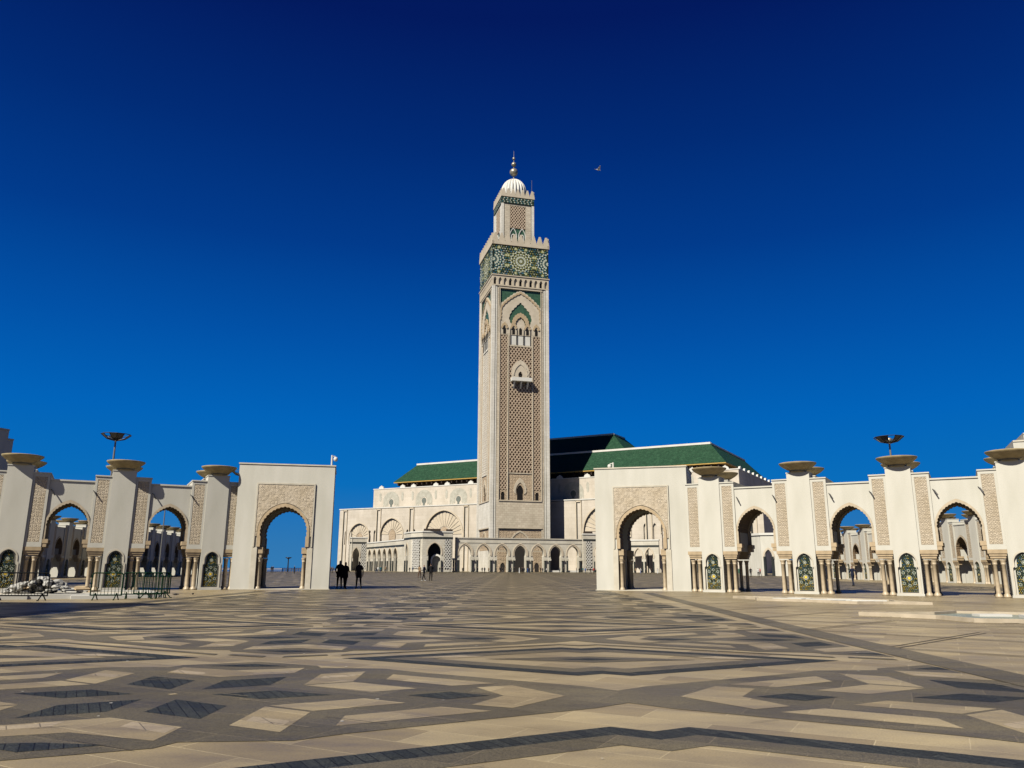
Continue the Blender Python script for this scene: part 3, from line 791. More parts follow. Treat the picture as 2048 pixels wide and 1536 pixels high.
# top field: green tiles behind stepped stone arches
mb = MB(); mb.box(-9.65, 9.65, -12.12, -11.92, 101.05, 121.35)
four('green_tiles', mb.mesh('green_tiles', M['greenface']))
def mirr(h): return h + [(-x, z) for x, z in reversed(h[:-1])]
big_o = lobe(mirr([(-9.6, 112.6), (-8.2, 114.8), (-5.6, 117.2), (-2.8, 119.4), (0, 121.0)]), 15, 0.4)
big_o = [(max(-9.65, min(9.65, x)), min(z, 121.3)) for x, z in big_o]
big_i = lobe(mirr([(-3.9, 105.4), (-4.9, 107.2), (-4.9, 108.8), (-3.7, 111.4), (-1.7, 113.6), (0, 115.4)]), 13, 0.32)
mb = MB()
mb.prism([(-9.65, 101.06), (9.65, 101.06)] + rev(big_o), [[(-3.7, 104.95)] + big_i + [(3.7, 104.95)]], -12.45, -12.13)
four('great_arch', mb.mesh('great_arch', M['archst']))
mb = MB()
mb.prism(lobe(mirr([(-9.2, 107.0), (-9.0, 112.4), (-7.8, 114.6), (-5.2, 117.0), (-2.5, 119.0), (0, 120.4)]), 19, 0.3) + rev(lobe(mirr([(-8.6, 107.0), (-8.4, 112.2), (-7.3, 114.0), (-4.9, 116.3), (-2.3, 118.2), (0, 119.4)]), 19, 0.25)), [], -12.75, -12.452)
mb.prism(lobe(arc_pts(3.7, 105.6, 110.6, 12, 0.1), 11, 0.3) + rev(lobe(arc_pts(2.2, 105.0, 108.6, 10, 0.1), 7, 0.25)), [], -12.75, -12.3)
for x in (-7.2, 7.2, -3.15, 3.15): mb.prism(lobe(arc_pts(1.35, 103.2, 105.9, 8), 5, 0.25, ) + rev(arc_pts(0.75, 103.2, 104.4, 8)) if False else lobe([(x+p[0], p[1]) for p in arc_pts(1.35, 103.2, 105.9, 8)], 5, 0.25) + rev([(x+p[0], p[1]) for p in arc_pts(0.8, 103.2, 104.6, 8)]), [], -12.8, -12.452)
four_split('scalloped_arch', mb, M['tan'])
mb = MB(); mb.box(-3.65, 3.65, -12.40, -12.125, 101.1, 104.9); mb.prism(closed(arc_pts(2.1, 105.0, 108.4, 8), 104.92), [], -12.30, -12.125)
four('window_field', mb.mesh('window_field', M['archst']))
# arched frieze between shaft and tile band
mb = MB(); mb.box(-12.95, 12.95, -12.95, 12.95, 122.5, 123.0); mb.box(-12.3, 12.3, -12.3, 12.3, 123.0, 127.3)
mb.box(-13.25, 13.25, -13.25, 13.25, 127.3, 127.75); mb.build('frieze_core', M['merlon'], mn)
mb = MB()
n = 11; w = 25.8/n
hs = []
for i in range(n):
    x = -12.9 + w*(i+0.5); hs.append([(x-0.75, 123.05), (x-0.75, 125.3), (x-0.4, 126.1), (x, 126.5), (x+0.4, 126.1), (x+0.75, 125.3), (x+0.75, 123.05)])
mb.prism(rect(-12.9, 12.9, 123.01, 127.29), hs, -12.95, -12.31)
four('arched_frieze', mb.mesh('arched_frieze', M['merlon']))
mb = MB()
for i in (0, 3, 5, 7, 9): 
    x = -12.9 + w*(i+0.5); mb.box(x-0.45, x+0.45, -12.36, -12.305, 123.1, 125.5)
four_split('slot_window', mb, M['void'])
# tile band
mb = MB(); mb.box(-12.9, 12.9, -12.9, 12.9, 127.75, 141.9); mb.build('tile_band', Z_MATS[0], mn)
def rosette_face():
    mb = MB(); y = -12.93; cl = (-12.9, 12.9, 127.9, 141.8)
    rnd = random.Random(5)
    cz = 134.8
    for i in range(-11, 12):
        for j in range(-6, 7):
            x = i*1.12 + (0.56 if j % 2 else 0); z = cz + j*1.08
            if abs(x) > 12.5 or any(math.hypot(x-c, z-cz) < 4.6 for c in (-12.5, 0, 12.5)): continue
            star(mb, x, z, 0.16, 0.42, 4, y, rnd.choice([1, 1, 5, 3, 4, 6, 5]), 0.4*(i % 2))
            star(mb, x+0.56, z+0.27, 0.08, 0.2, 4, y, rnd.choice([1, 6, 5])) if abs(x+0.56) < 12.6 else None
    for c in (-12.5, 0, 12.5):
        g_ = 5 if c == 0 else 6
        def P(r0, r1, n_, mi, fill=0.6, ph=0.0): petals(mb, c, cz, r0, r1, n_, y, mi, ph, fill, cl)
        P(0.0, 0.85, 8, 1, 1.8); P(0.9, 1.2, 16, g_, 1.2); P(1.3, 2.6, 16, 1, 1.05); P(2.2, 2.9, 16, g_, 0.5, PI/16)
        P(2.8, 3.6, 16, 1, 0.85); P(3.4, 3.9, 16, g_, 0.8, PI/16); P(4.0, 4.8, 16, 1, 0.75, PI/16)
        P(4.3, 4.9, 16, 5 if c == 0 else 4, 0.5); P(4.5, 5.3, 16, 1, 0.35); P(5.3, 5.9, 16, 6, 0.4, PI/16)
        for a in range(8):
            an = PI/8 + a*PI/4; x = c + 6.2*math.sin(an); z = cz + 6.2*math.cos(an)
            if abs(x) < 12.2 and 128.6 < z < 141.2:
                star(mb, x, z, 0.45, 0.95, 8, y-0.01, 5); star(mb, x, z, 0.2, 0.55, 8, y-0.02, 1)
    return mb.mesh('tile_mosaic', Z_MATS)
four('tile_mosaic', rosette_face())
# parapet with merlons
def merlons(name, half, z0, base, n, w, h, th, m):
    mb = MB(); mb.prism(rect(-half, half, z0, z0+base), [], -half, -half+th)
    st = 2*half/n
    for i in range(n):
        x = -half + st*(i+0.5); pts = []
        for k in range(5):
            pts.append((x - w/2*(1-k*0.17), z0+base+h*k/5)); pts.append((x - w/2*(1-k*0.17), z0+base+h*(k+1)/5))
        pts = pts + [(2*x - a, b) for a, b in reversed(pts)]
        pp = [(a, max(b, z0+base+0.002)) for a, b in pts]
        mb.prism(rev(pp), [], -half+0.02, -half+th-0.02)
    four(name, mb.mesh(name, m))
merlons('parapet', 13.3, 141.92, 1.6, 9, 2.75, 3.9, 0.9, M['merlon'])
mb = MB(); mb.box(-12.4, 12.4, -12.4, 12.4, 141.9, 142.3); mb.build('terrace', M['merlon'], mn)
# lantern
mb = MB(); mb.box(-7.0, 7.0, -7.0, 7.0, 142.3, 165.0); mb.build('lantern', M['tower'], mn)
mb = MB(); lh = [rect(-3.75, 3.75, 144.0, 164.2)]
mb.prism(rect(-6.3, 6.3, 142.31, 164.99), lh, -7.5, -7.002); four('lantern_facing', mb.mesh('lantern_facing', M['tower']), F4[:3]); inst('lantern_facing', mb.mesh('lantern_facing', M['tower_pale']), mn, (0, 0, 0), F4[3])  # left lantern face is likewise a paler, sunlit copy
mb = MB()
for sx in (-1, 1):
    for sy in (-1, 1):
        x0, x1 = sorted((sx*6.6, sx*7.75)); y0, y1 = sorted((sy*6.6, sy*7.75)); mb.box(x0, x1, y0, y1, 142.31, 164.99)
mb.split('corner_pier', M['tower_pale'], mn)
four('lantern_lattice', lattice_mesh([(-3.7, 3.7, 153.2, 164.1)], 1.7, 0.32, -7.45, -7.25, M['latt']))
mb = MB(); mb.box(-3.74, 3.74, -7.06, -7.003, 153.0, 164.19); four('lattice_backing', mb.mesh('lattice_backing', M['backing']))
mb = MB(); mb.box(-3.74, 3.74, -7.10, -7.003, 144.05, 152.98); four('green_tiles', mb.mesh('green_tiles', M['greenface']))
mb = MB()
for x in (-2.1, 2.1):
    for w_, za, ya in ((1.75, 153.4, -7.38), (0.95, 150.4, -7.42)):
        A = [(x+p[0], p[1]) for p in arc_pts(w_, 149.0, za, 8)]; B = [(x+p[0], p[1]) for p in arc_pts(w_-0.3, 149.0, za-0.55, 8)]
        mb.prism([(A[0][0], 144.1)] + A + [(A[-1][0], 144.1), (B[-1][0], 144.1)] + rev(B) + [(B[0][0], 144.1)], [], ya, -7.11)
four('lantern_arches', mb.mesh('lantern_arches', M['white']))
mb = MB()
for x in (-2.1, 2.1): mb.prism(closed([(x+p[0], p[1]) for p in arc_pts(0.62, 148.8, 149.8, 6)], 144.1), [], -7.2, -7.12)
four_split('window', mb, M['void'])
mb = MB(); mb.box(-7.8, 7.8, -7.8, 7.8, 165.0, 168.3); mb.build('tile_band', Z_MATS[0], mn)
mb = MB(); y = -7.82
for i in range(-9, 10):
    for j in (0, 1, 2):
        x = i*0.82 + (0.41 if j == 1 else 0)
        if abs(x) < 7.5: star(mb, x, 165.75+j*0.9, 0.2, 0.45, 4, y, (1, 3, 1, 6)[(i+j) % 4], 0)
four('tile_mosaic', mb.mesh('tile_mosaic_small', Z_MATS))
merlons('lantern_parapet', 7.95, 168.32, 1.1, 7, 2.1, 3.0, 0.6, M['merlon'])
mb = MB(); mb.box(-7.3, 7.3, -7.3, 7.3, 168.3, 168.7); mb.build('terrace', M['merlon'], mn)
# dome and finial
mb = MB(); prof = [(6.1, 168.7), (6.1, 171.5)]
for i in range(0, 13):
    a = i/12*PI/2; prof.append((6.35*math.cos(a)**0.9 if i < 12 else 0.02, 173.2 + 8.0*math.sin(a)))
mb.lathe(prof, 144, lobes=24, amp=0.16); mb.build('ribbed_dome', M['white'], mn)
mb = MB(); mb.cyl(0, 0, 181.0, 196.6, 0.35, 0.07, 12); mb.build('finial_rod', M['pole'], mn)
M['ball'] = noisy('finial_metal', (0.50, 0.45, 0.34), 0.35, 0.5, 1.0, 0.8, 1.1, metal=0.5)
for z, r in ((185.2, 2.0), (189.3, 1.2), (192.4, 0.72)):
    mb = MB(); mb.lathe([(max(0.01, r*math.sin(a*PI/12)), z - r*math.cos(a*PI/12)) for a in range(13)], 20); mb.build('finial_ball', M['ball'], mn)
mb = MB(); mb.cyl(6.9, -6.9, 169, 178.5, 0.09, n=6); mb.cyl(7.6, 6.0, 169, 176, 0.07, n=6); mb.split('lightning_rod', M['pole'], mn)

# ------------------------------------------------------------------ mosque
GA = R(29.5)
e1 = Vector((math.cos(GA), -math.sin(GA))); e2 = Vector((math.sin(GA), math.cos(GA)))
ms = thing('mosque', 'vast pale marble mosque with green hipped roofs behind the minaret', 'mosque', (20.5, 339.2, 0), -GA)
# local frame: x along facade, y depth. upper wall plane:
d1 = Vector((9.0, 8.8)); ox = d1.dot(e1); oy = d1.dot(e2)      # origin of the upper frame in the local frame
LC = -19.0
arches = [(-110.3, 6.3, 22.8, 16.0), (-90.1, 6.8, 24.8, 17.0), (-59.8, 10.4, 27.6, 16.5), (21.8, 10.4, 27.6, 16.5), (52.1, 6.8, 24.8, 17.0), (72.3, 6.3, 22.8, 16.0)]
mb = MB(); mb.box(-123.4, 85.3, 0.8, oy+6, 0, 29.8); mb.build('lower_wall', M['wall'], ms)
hl = []
for c, r, za, zs in arches: hl.append(closed(arc_pts(r, zs, za, 14, 0.22, c), 2.0))
for c in (-118.9, -116.0, -103.6, -100.4, -80.6, -76.6, 38.6, 42.6, 62.4, 65.6, 78.0, 81.0):
    hl.append(closed(arc_pts(0.7, 18.2, 19.4, 4, 0.0, c), 12.5))
slots = (-119.6, -98.2, -78.3, -47.3, 9.3, 40.3, 60.2, 81.6)
mb = MB(); mb.prism(rect(-123.5, 85.4, 0, 29.6), hl, 0.0, 0.798); mb.build('facade', M['wall'], ms)
mb = MB(); mb.box(-123.8, 85.7, -0.25, oy, 29.85, 30.3); mb.build('coping', M['white'], ms)
mb = MB()
for s_ in slots:
    mb.box(s_-1.4, s_-1.0, -0.45, -0.002, 0, 29.5); mb.box(s_+1.0, s_+1.4, -0.45, -0.002, 0, 29.5)
    mb.box(s_-1.4, s_+1.4, -0.45, -0.002, 29.0, 29.6)
mb.split('pilaster', M['flute'], ms)
mb = MB()
for s_ in slots: mb.box(s_-1.0, s_-0.62, -0.10, -0.003, 0, 28.9)  # dark upright strip along each left pilaster
mb.split('dark_strip', M['darkcol'], ms)
for c, r, za, zs in arches:   # radiating flutes inside each blind arch
    mb = MB(); nfl = 11 if r < 8 else 15; rr = r*1.05; hh = za-zs
    for k in range(nfl):
        a0 = PI*(k+0.12)/nfl; a1 = PI*(k+0.88)/nfl
        q = [(c + 0.36*r*math.cos(a), zs + 0.36*hh*math.sin(a)) for a in (a0, a1)] + [(c + r*0.97*math.cos(a), zs + hh*0.93*math.sin(a)) for a in (a1, a0)]
        mb.prism(q, [], 0.60, 0.797)
    mb.prism(arc_pts(r*1.06, zs, za+0.45, 14, 0.22, c) + rev(arc_pts(r*0.99, zs, za+0.02, 14, 0.22, c)), [], -0.35, -0.002)
    mb.build('fluted_arch', M['flute'], ms)
    mb = MB(); mb.prism(closed(arc_pts(r*0.30, zs*0.98, zs+hh*0.34, 10, 0.3, c), 3.0), [], 0.45, 0.796); mb.build('carved_door_panel', M['carved_big'], ms)
# tile fountain on right part of facade
mb = MB(); mb.prism(closed(arc_pts(1.9, 5.5, 8.6, 8, 0, 79.5), 1.2), [], -0.3, -0.003); mb.build('wall_fountain', M['greytile'], ms)
mb = MB(); mb.box(70, 85.6, -0.2, -0.004, 0, 1.6); mb.build('dado', M['greenface'], ms)
# upper wall
ux0, ux1 = ox-115.6, ox+70.9
mb = MB(); mb.box(ux0, ux1, oy, oy+74, 28, 40.6); mb.build('upper_wall', M['wall'], ms)
mb = MB(); mb.box(ux0-0.2, ux1+0.2, oy-0.2, oy+1.0, 40.6, 41.0); mb.box(ux1-0.8, ux1+0.2, oy+1.0, oy+74, 40.6, 41.0); mb.build('coping', M['white'], ms)
for k in range(-4, 5):
    c = ox - 22.6 + 20.35*k
    if -50 < 20.35*k - 22.6 < -15: continue
    mb = MB()
    A = arc_pts(5.0, 34.6, 39.2, 12, 0.1, c); B = arc_pts(1.9, 33.6, 36.0, 8, 0.4, c)
    mb.prism([(c-5.0, 29.8)] + A + [(c+5.0, 29.8), (c+4.3, 32.8), (c+3.5, 30.6), (c+2.8, 32.6), (c+2.3, 31.8)] + rev(B) + [(c-2.3, 31.8), (c-2.8, 32.6), (c-3.5, 30.6), (c-4.3, 32.8)], [], oy-0.07, oy-0.002)
    for sx in (-1, 1): mb.prism(arc_pts(0.65, 37.6, 38.9, 5, 0, c+sx*7.0) + [(c+sx*7.0+0.6, 35.0), (c+sx*7.0, 34.2), (c+sx*7.0-0.6, 35.0)], [], oy-0.07, oy-0.002)
    mb.build('fan_inlay', M['greytile'], ms)
    mb = MB(); mb.prism([(c-0.5, 30.6), (c+0.5, 30.6), (c+0.5, 32.4)] + rev(arc_pts(1.35, 33.9, 35.4, 8, 0.5, c)) + [(c-0.5, 32.4)], [], oy-0.14, oy-0.01); mb.build('keyhole_window', M['greytile_dark'], ms)
    for sx in (-1, 1):
        mb = MB(); x = c + sx*6.8
        mb.prism(arc_pts(1.5, 41.0, 42.3, 10, 0, x), [], oy-0.1, oy+0.7); mb.cyl(x, oy+0.3, 42.2, 42.6, 0.3); mb.build('roof_finial', M['white'], ms)
for k in range(9):
    mb = MB(); y_ = oy + 4 + 8*k; X = Matrix.Translation((ux1, y_, 0)) @ Matrix.Rotation(PI/2, 4, 'Z')
    mb.prism(arc_pts(1.5, 41.0, 42.3, 8), [], -0.1, 0.7, 0, X); mb.build('roof_finial', M['white'], ms)
# roofs
def hip(x0, x1, y0, y1, z0, k, rise, nm):
    x0i, x1i, y0i, y1i, z1 = x0+k, x1-k, y0+k, y1-k, z0+rise
    mb = MB(); mb.add([(x0, y0, z0), (x1, y0, z0), (x1, y1, z0), (x0, y1, z0), (x0i, y0i, z1), (x1i, y0i, z1), (x1i, y1i, z1), (x0i, y1i, z1)],
        [(0, 1, 5, 4), (1, 2, 6, 5), (2, 3, 7, 6), (3, 0, 4, 7), (4, 5, 6, 7)])
    r_ = mb.build(nm, M['roof'], ms)
    mb = MB(); mb.box(x0+0.1, x1-0.1, y0+0.1, y1-0.1, z0-0.45, z0-0.004); mb.build('eave', M['gold'], r_)
    mb = MB(); mb.box(x0i-0.3, x1i+0.3, y0i-0.35, y0i+0.35, z1-0.2, z1+0.65); mb.box(x1i-0.05, x1i+0.45, y0i+0.352, y1i, z1-0.2, z1+0.5); mb.build('ridge_coping', M['white'], r_)
    return r_
hip(ox-105.5, ox+65.4, oy+3, oy+82, 44.3, 8.6, 9.4, 'roof')
hip(ox-62, ox+14.5, oy+21.5, oy+55, 55.4, 9.5, 9.2, 'upper_roof')
mb = MB(); mb.box(ox-103, ox+62.8, oy+5.5, oy+79, 40.6, 43.84); mb.build('clerestory', M['soffit'], ms)
mb = MB()
for k in range(56):
    x = ox - 103 + 3*k; mb.box(x-0.3, x+0.3, oy+3.6, oy+5.49, 42.4, 43.8)
mb.split('eave_bracket', M['soffit'], ms)

# ------------------------------------------------------------------ colonnade in front of the minaret
c_, s_b = math.cos(BE), math.sin(BE)
cl = thing('colonnade', 'low marble colonnade of seven round arches before the minaret foot', 'colonnade', (2.6, 312, 0), BE)
A7 = [-20.9 + 7.3*i for i in range(7)]
x0c, x1c = -24.6, 27.0
outl = [(x0c, 0)]
for x in A7:
    a = arc_pts(2.35, 6.9, 10.0, 10, 0.35, x)
    outl += [(a[0][0], 5.0)] + a + [(a[-1][0], 5.0)] if False else [(x-2.15, 0.0), (x-2.15, 5.2)] + a + [(x+2.15, 5.2), (x+2.15, 0.0)]
outl += [(x1c, 0), (x1c, 12.6), (x0c, 12.6)]
mb = MB(); mb.prism(outl, [], 0, 2.2); mb.build('arch_wall', M['wall2'], cl)
mb = MB(); mb.box(x0c, x1c, -0.3, 2.5, 12.602, 12.95); mb.box(x0c, x1c, -0.15, -0.002, 10.95, 11.2); mb.build('cornice', M['wall2'], cl)
for i, x in enumerate(A7):
    mb = MB()
    for k, (w_, zz, y_) in enumerate(((2.95, 10.85, -0.28), (2.55, 10.35, -0.14))):
        mb.prism(arc_pts(w_+0.18, 6.9, zz+0.2, 12, 0.2, x) + rev(arc_pts(w_-0.14, 6.9, zz-0.2, 12, 0.2, x)), [], y_, -0.003)
    mb.build('arch_moulding', M['flute'], cl)
for i in range(8):
    x = -24.55 + 7.3*i
    for dx in (-0.95, 0.95):
        mb = MB(); mb.cyl(x+dx, -0.32, 0.35, 4.4, 0.34, n=10); mb.box(x+dx-0.45, x+dx+0.45, -0.8, -0.01, 0, 0.35); mb.build('dark_column', M['darkcol'], cl)
        mb = MB(); mb.box(x+dx-0.5, x+dx+0.5, -0.85, -0.01, 4.402, 5.1); mb.build('capital_block', M['wall2'], cl)
mb = MB()
for x in A7[5:]: mb.box(x-2.1, x+2.1, 0.3, 1.2, 0.0, 0.7)
mb.split('low_wall', M['white'], cl)

# pavilions and galleries of the court front
def wall_run(root, p, q, h, thick, ops, material, band=True, name='wall'):
    """wall from p to q (seen with its face to the right-hand side of travel p->q reversed), ops = list of (centre, half width, spring, apex)"""
    p = Vector(p); q = Vector(q); L = (q-p).length; a = math.atan2(q.y-p.y, q.x-p.x)
    X = Matrix.Translation((p.x, p.y, 0)) @ Matrix.Rotation(a, 4, 'Z')
    out = [(0, 0)]
    for c, w_, zs, za in ops:
        ar = arc_pts(w_, zs, za, 10, 0.3, c); wb = abs(ar[0][0]-c)
        out += [(c-wb, 0)] + ar + [(c+wb, 0)]
    out += [(L, 0), (L, h), (0, h)]
    mb = MB(); mb.prism(out, [], 0, thick, 0, X); w1 = mb.build(name, material, root)
    mb = MB(); mb.box(-0.2, L+0.2, -0.25, thick, h+0.002, h+0.5, 0, X); (mb.box(0, L, -0.12, -0.003, h-2.4, h-1.7, 1, X) if band else None); mb.build('cornice', [M['white'], M['darkcol']], root)
    for c, w_, zs, za in ops:
        mb = MB(); mb.prism(arc_pts(w_+0.5, zs, za+0.6, 12, 0.25, c) + rev(arc_pts(w_+0.12, zs, za+0.15, 12, 0.25, c)), [], -0.2, -0.004, 0, X); mb.build('arch_moulding', M['flute'], root)
        mb = MB()
        for sx in (-1, 1): mb.cyl(c+sx*(w_+0.1), -0.3, 0.0, 4.2, 0.28, n=8, X=X)
        mb.split('dark_column', M['darkcol'], root)
    return X, L
def lat_panel(root, X, x0, x1, z0, z1):
    mb = MB(); mb.box(x0, x1, -0.10, -0.03, z0, z1, 0, X); mb.build('lattice_backing', M['soffit'], root)  # dark sheet standing for the unlit interior behind the lattice
    mb0 = MB(); lattice(x0, x1, z0, z1, 1.3, 0.27, -0.32, -0.25, mb0)
    mb0.v = [X @ v for v in mb0.v]; mb0.build('lattice', M['white'], root)

pv = thing('porch_pavilion', 'faceted marble porch with lattice panels and a horseshoe arch left of the colonnade', 'pavilion', (0, 0, 0), 0, 'porch pavilions flanking the colonnade')
X, L = wall_run(pv, (-33.4, 300.2), (-22.4, 303.1), 14.6, 1.2, [(4.6, 2.55, 7.2, 10.6)], M['wall2']); lat_panel(pv, X, 8.4, 10.7, 1.2, 12.0)
X, L = wall_run(pv, (-38.7, 306.6), (-33.5, 300.4), 14.6, 1.2, [], M['wall2']); lat_panel(pv, X, 1.6, 6.6, 1.2, 12.0)
X, L = wall_run(pv, (-42.6, 316.5), (-38.8, 306.8), 14.6, 1.2, [(5.0, 1.7, 7.2, 10.6)], M['wall2'])
X, L = wall_run(pv, (-22.3, 303.2), (-24.8, 313.5), 14.6, 1.2, [], M['wall2'])
mb = MB(); mb.prism([(-42.4, 316.6), (-38.0, 306.6), (-33.0, 300.8), (-22.8, 303.6), (-25.5, 313.8)], [], 0, 1); 
mb = MB(); mb.add([(-42.3, 316.5, 14.3), (-38.2, 306.9, 14.3), (-33.0, 301.0, 14.3), (-22.8, 303.8, 14.3), (-25.0, 313.0, 14.3)], [(0, 1, 2, 3, 4)]); mb.build('flat_roof', M['wall2'], pv)
mb = MB(); mb.box(-33.2, -27, 300.6, 303, 15.12, 15.9, 0) ; mb.box(-25, -22.6, 304, 306, 15.12, 15.9, 0); mb.split('roof_block', M['soffit'], pv)
# inner fountain arch seen through the porch arch
mb = MB(); a_ = arc_pts(2.2, 4.2, 6.6, 12, 0.2, -28.4); b_ = arc_pts(1.6, 4.2, 5.9, 12, 0.2, -28.4)
mb.prism([(-30.6, 0)] + a_ + [(-26.2, 0), (-26.8, 0)] + rev(b_) + [(-30.0, 0)], [], 303.4, 304.0); mb.build('inner_arch', M['white'], pv)
mb = MB(); mb.prism(closed(arc_pts(1.6, 4.2, 5.9, 12, 0.2, -28.4), 0), [], 305.0, 305.2); mb.build('tiled_wall', M['greytile'], pv)
mb = MB(); mb.box(-34.5, -24.6, 309.2, 309.5, 0, 14.2); mb.build('interior_shade_wall', M['doorwood'], pv)  # dark sheet added: shade of the deep porch interior put into its colour

pv2 = thing('porch_pavilion', 'porch with a narrow lattice panel right of the colonnade, half hidden by the right gateway', 'pavilion', (0, 0, 0), 0, 'porch pavilions flanking the colonnade')
X, L = wall_run(pv2, (28.6, 316.5), (39.5, 319.4), 14.6, 1.2, [(7.0, 2.3, 7.2, 10.6)], M['wall2']); lat_panel(pv2, X, 1.2, 3.4, 1.2, 12.0)
X, L = wall_run(pv2, (39.6, 319.5), (37.2, 329), 14.6, 1.2, [], M['wall2'])
mb = MB(); mb.box(29, 32.5, 317.5, 320, 15.12, 15.9); mb.split('roof_block', M['soffit'], pv2)

gy = thing('gallery', 'receding gallery of narrow arches between the left porch and the small corner pavilion', 'gallery', (0, 0, 0), 0, 'court galleries')
pa, qa = Vector((-66.2, 366)), Vector((-42.7, 317.5)); L = (qa-pa).length
wall_run(gy, pa, qa, 12.2, 1.0, [(5.0 + 7.6*i, 2.4, 6.3, 9.2) for i in range(6)], M['wall2'])
mb = MB(); v_ = Vector((-math.sin(BE)*0+5.0, 2.4)); mb.add([(pa.x+6.5, pa.y+3, 0), (qa.x+6.5, qa.y+3, 0), (qa.x+6.5, qa.y+3, 11.8), (pa.x+6.5, pa.y+3, 11.8), (pa.x, pa.y, 11.8), (qa.x, qa.y, 11.8)], [(0, 1, 2, 3), (3, 2, 5, 4)]); mb.build('back_wall', M['flute'], gy)
cp = thing('corner_pavilion', 'small square pavilion with a dark lattice panel at the left end of the gallery', 'pavilion', (0, 0, 0), 0)
X, L = wall_run(cp, (-73.9, 364.5), (-66.4, 366.3), 14.6, 1.0, [(3.0, 1.5, 7.0, 10.2)], M['wall2']); lat_panel(cp, X, 5.2, 7.4, 1.0, 12.0)
X, L = wall_run(cp, (-71.8, 376), (-73.9, 364.7), 14.6, 1.0, [], M['wall2'])
X, L = wall_run(cp, (-66.3, 366.2), (-68.3, 376), 14.6, 1.0, [], M['wall2'])

gy2 = thing('gallery', 'shaded gallery of tall narrow arches seen through the right gateway', 'gallery', (0, 0, 0), 0, 'court galleries')
wall_run(gy2, (39.7, 319), (57.5, 310.6), 12.2, 1.0, [(2.6 + 4.4*i, 1.5, 6.3, 9.2) for i in range(4)], M['wall2'])
sb = thing('side_building', 'plain white block with one arched doorway standing before the dark mosque flank', 'building', (0, 0, 0), 0)
X, L = wall_run(sb, (56.0, 178.8), (61.2, 176.0), 8.9, 1.0, [(1.6, 0.75, 4.2, 5.6)], M['plaster'], False)
X, L = wall_run(sb, (53.5, 187), (56.0, 179.0), 8.9, 1.0, [], M['plaster'], False)

# ------------------------------------------------------------------ lamp masts, lamp post, railing
def mast(label, x, y, hgt=10.1):
    r = thing('lamp_mast', label, 'lamp mast', (x, y, 0), 0, 'dish lamp masts behind the arcades')
    mb = MB(); mb.cyl(0, 0, 0, hgt, 0.10, 0.06, 12); mb.build('pole', M['pole'], r)
    mb = MB(); n = 12; rim = 0.98
    for i in range(n):
        a = 2*PI*i/n; p = (0.12*math.cos(a), 0.12*math.sin(a), hgt); m_ = (0.62*math.cos(a), 0.62*math.sin(a), hgt+0.13); q = (rim*math.cos(a), rim*math.sin(a), hgt+0.42)
        mb.tube(p, m_, 0.03, n=6); mb.tube(m_, q, 0.025, n=6)
        b = 2*PI*(i+1)/n; mb.tube(q, (rim*math.cos(b), rim*math.sin(b), hgt+0.42), 0.025, n=6)
    mb.build('dish_frame', M['metal'], r)
    mb = MB()
    for i in range(0, n):
        if i % 3 == 2: continue
        a, b = 2*PI*i/n, 2*PI*(i+1)/n
        mb.add([(0.12*math.cos(a), 0.12*math.sin(a), hgt+0.01), (0.12*math.cos(b), 0.12*math.sin(b), hgt+0.01), (0.62*math.cos(b), 0.62*math.sin(b), hgt+0.13), (0.62*math.cos(a), 0.62*math.sin(a), hgt+0.13), (rim*math.cos(b), rim*math.sin(b), hgt+0.42), (rim*math.cos(a), rim*math.sin(a), hgt+0.42)], [(0, 1, 2, 3), (3, 2, 4, 5)])
    mb.build('dish_panels', M['glass'], r)
    mb = MB(); mb.lathe([(0, hgt+0.06), (0.16, hgt+0.1), (0.16, hgt+0.34), (0, hgt+0.4)], 12); mb.build('lamp_head', M['ball'], r)
mast('dark dish lamp on a mast above the second pillar of the left arcade', -28.2, 55)
mast('dark dish lamp on a mast above the third pillar of the right arcade', 26.7, 54.6)
mast('dark dish lamp mostly hidden behind the left corner of the left gateway', -26.6, 77)
mast('thin mast seen through the right-hand arch of the left arcade', -47, 107)
r = thing('lamp_post', 'small lamp post silhouetted against the sea through the left gateway', 'lamp post', (-70.2, 252, 0))
mb = MB(); mb.cyl(0, 0, 0, 4.0, 0.22, 0.16, 10); mb.build('pole', M['metal'], r)
mb = MB(); mb.lathe([(0.1, 4.0), (0.35, 4.05), (0.95, 4.35), (1.0, 4.5), (0, 4.45)], 16); mb.build('dish', M['metal'], r)
rl = thing('railing', 'long low railing on the edge of the plaza before the sea', 'railing', (0, 0, 0))
for (p, q) in (((-300, 258.5), (-75.5, 264.5)), ((-75.5, 264.5), (-93, 436))):
    p = Vector((*p, 0)); q = Vector((*q, 0)); d = q-p; n = int(d.length/5)
    mb = MB()
    for h_ in (1.0, 0.55): mb.tube(p+Vector((0, 0, h_)), q+Vector((0, 0, h_)), 0.07, n=6)
    mb.build('rail', M['pole'], rl)
    mb = MB()
    for i in range(n+1):
        a = p + d*i/n; mb.box(a.x-0.10, a.x+0.10, a.y-0.10, a.y+0.10, 0, 1.1)
    mb.split('post', M['pole'], rl)

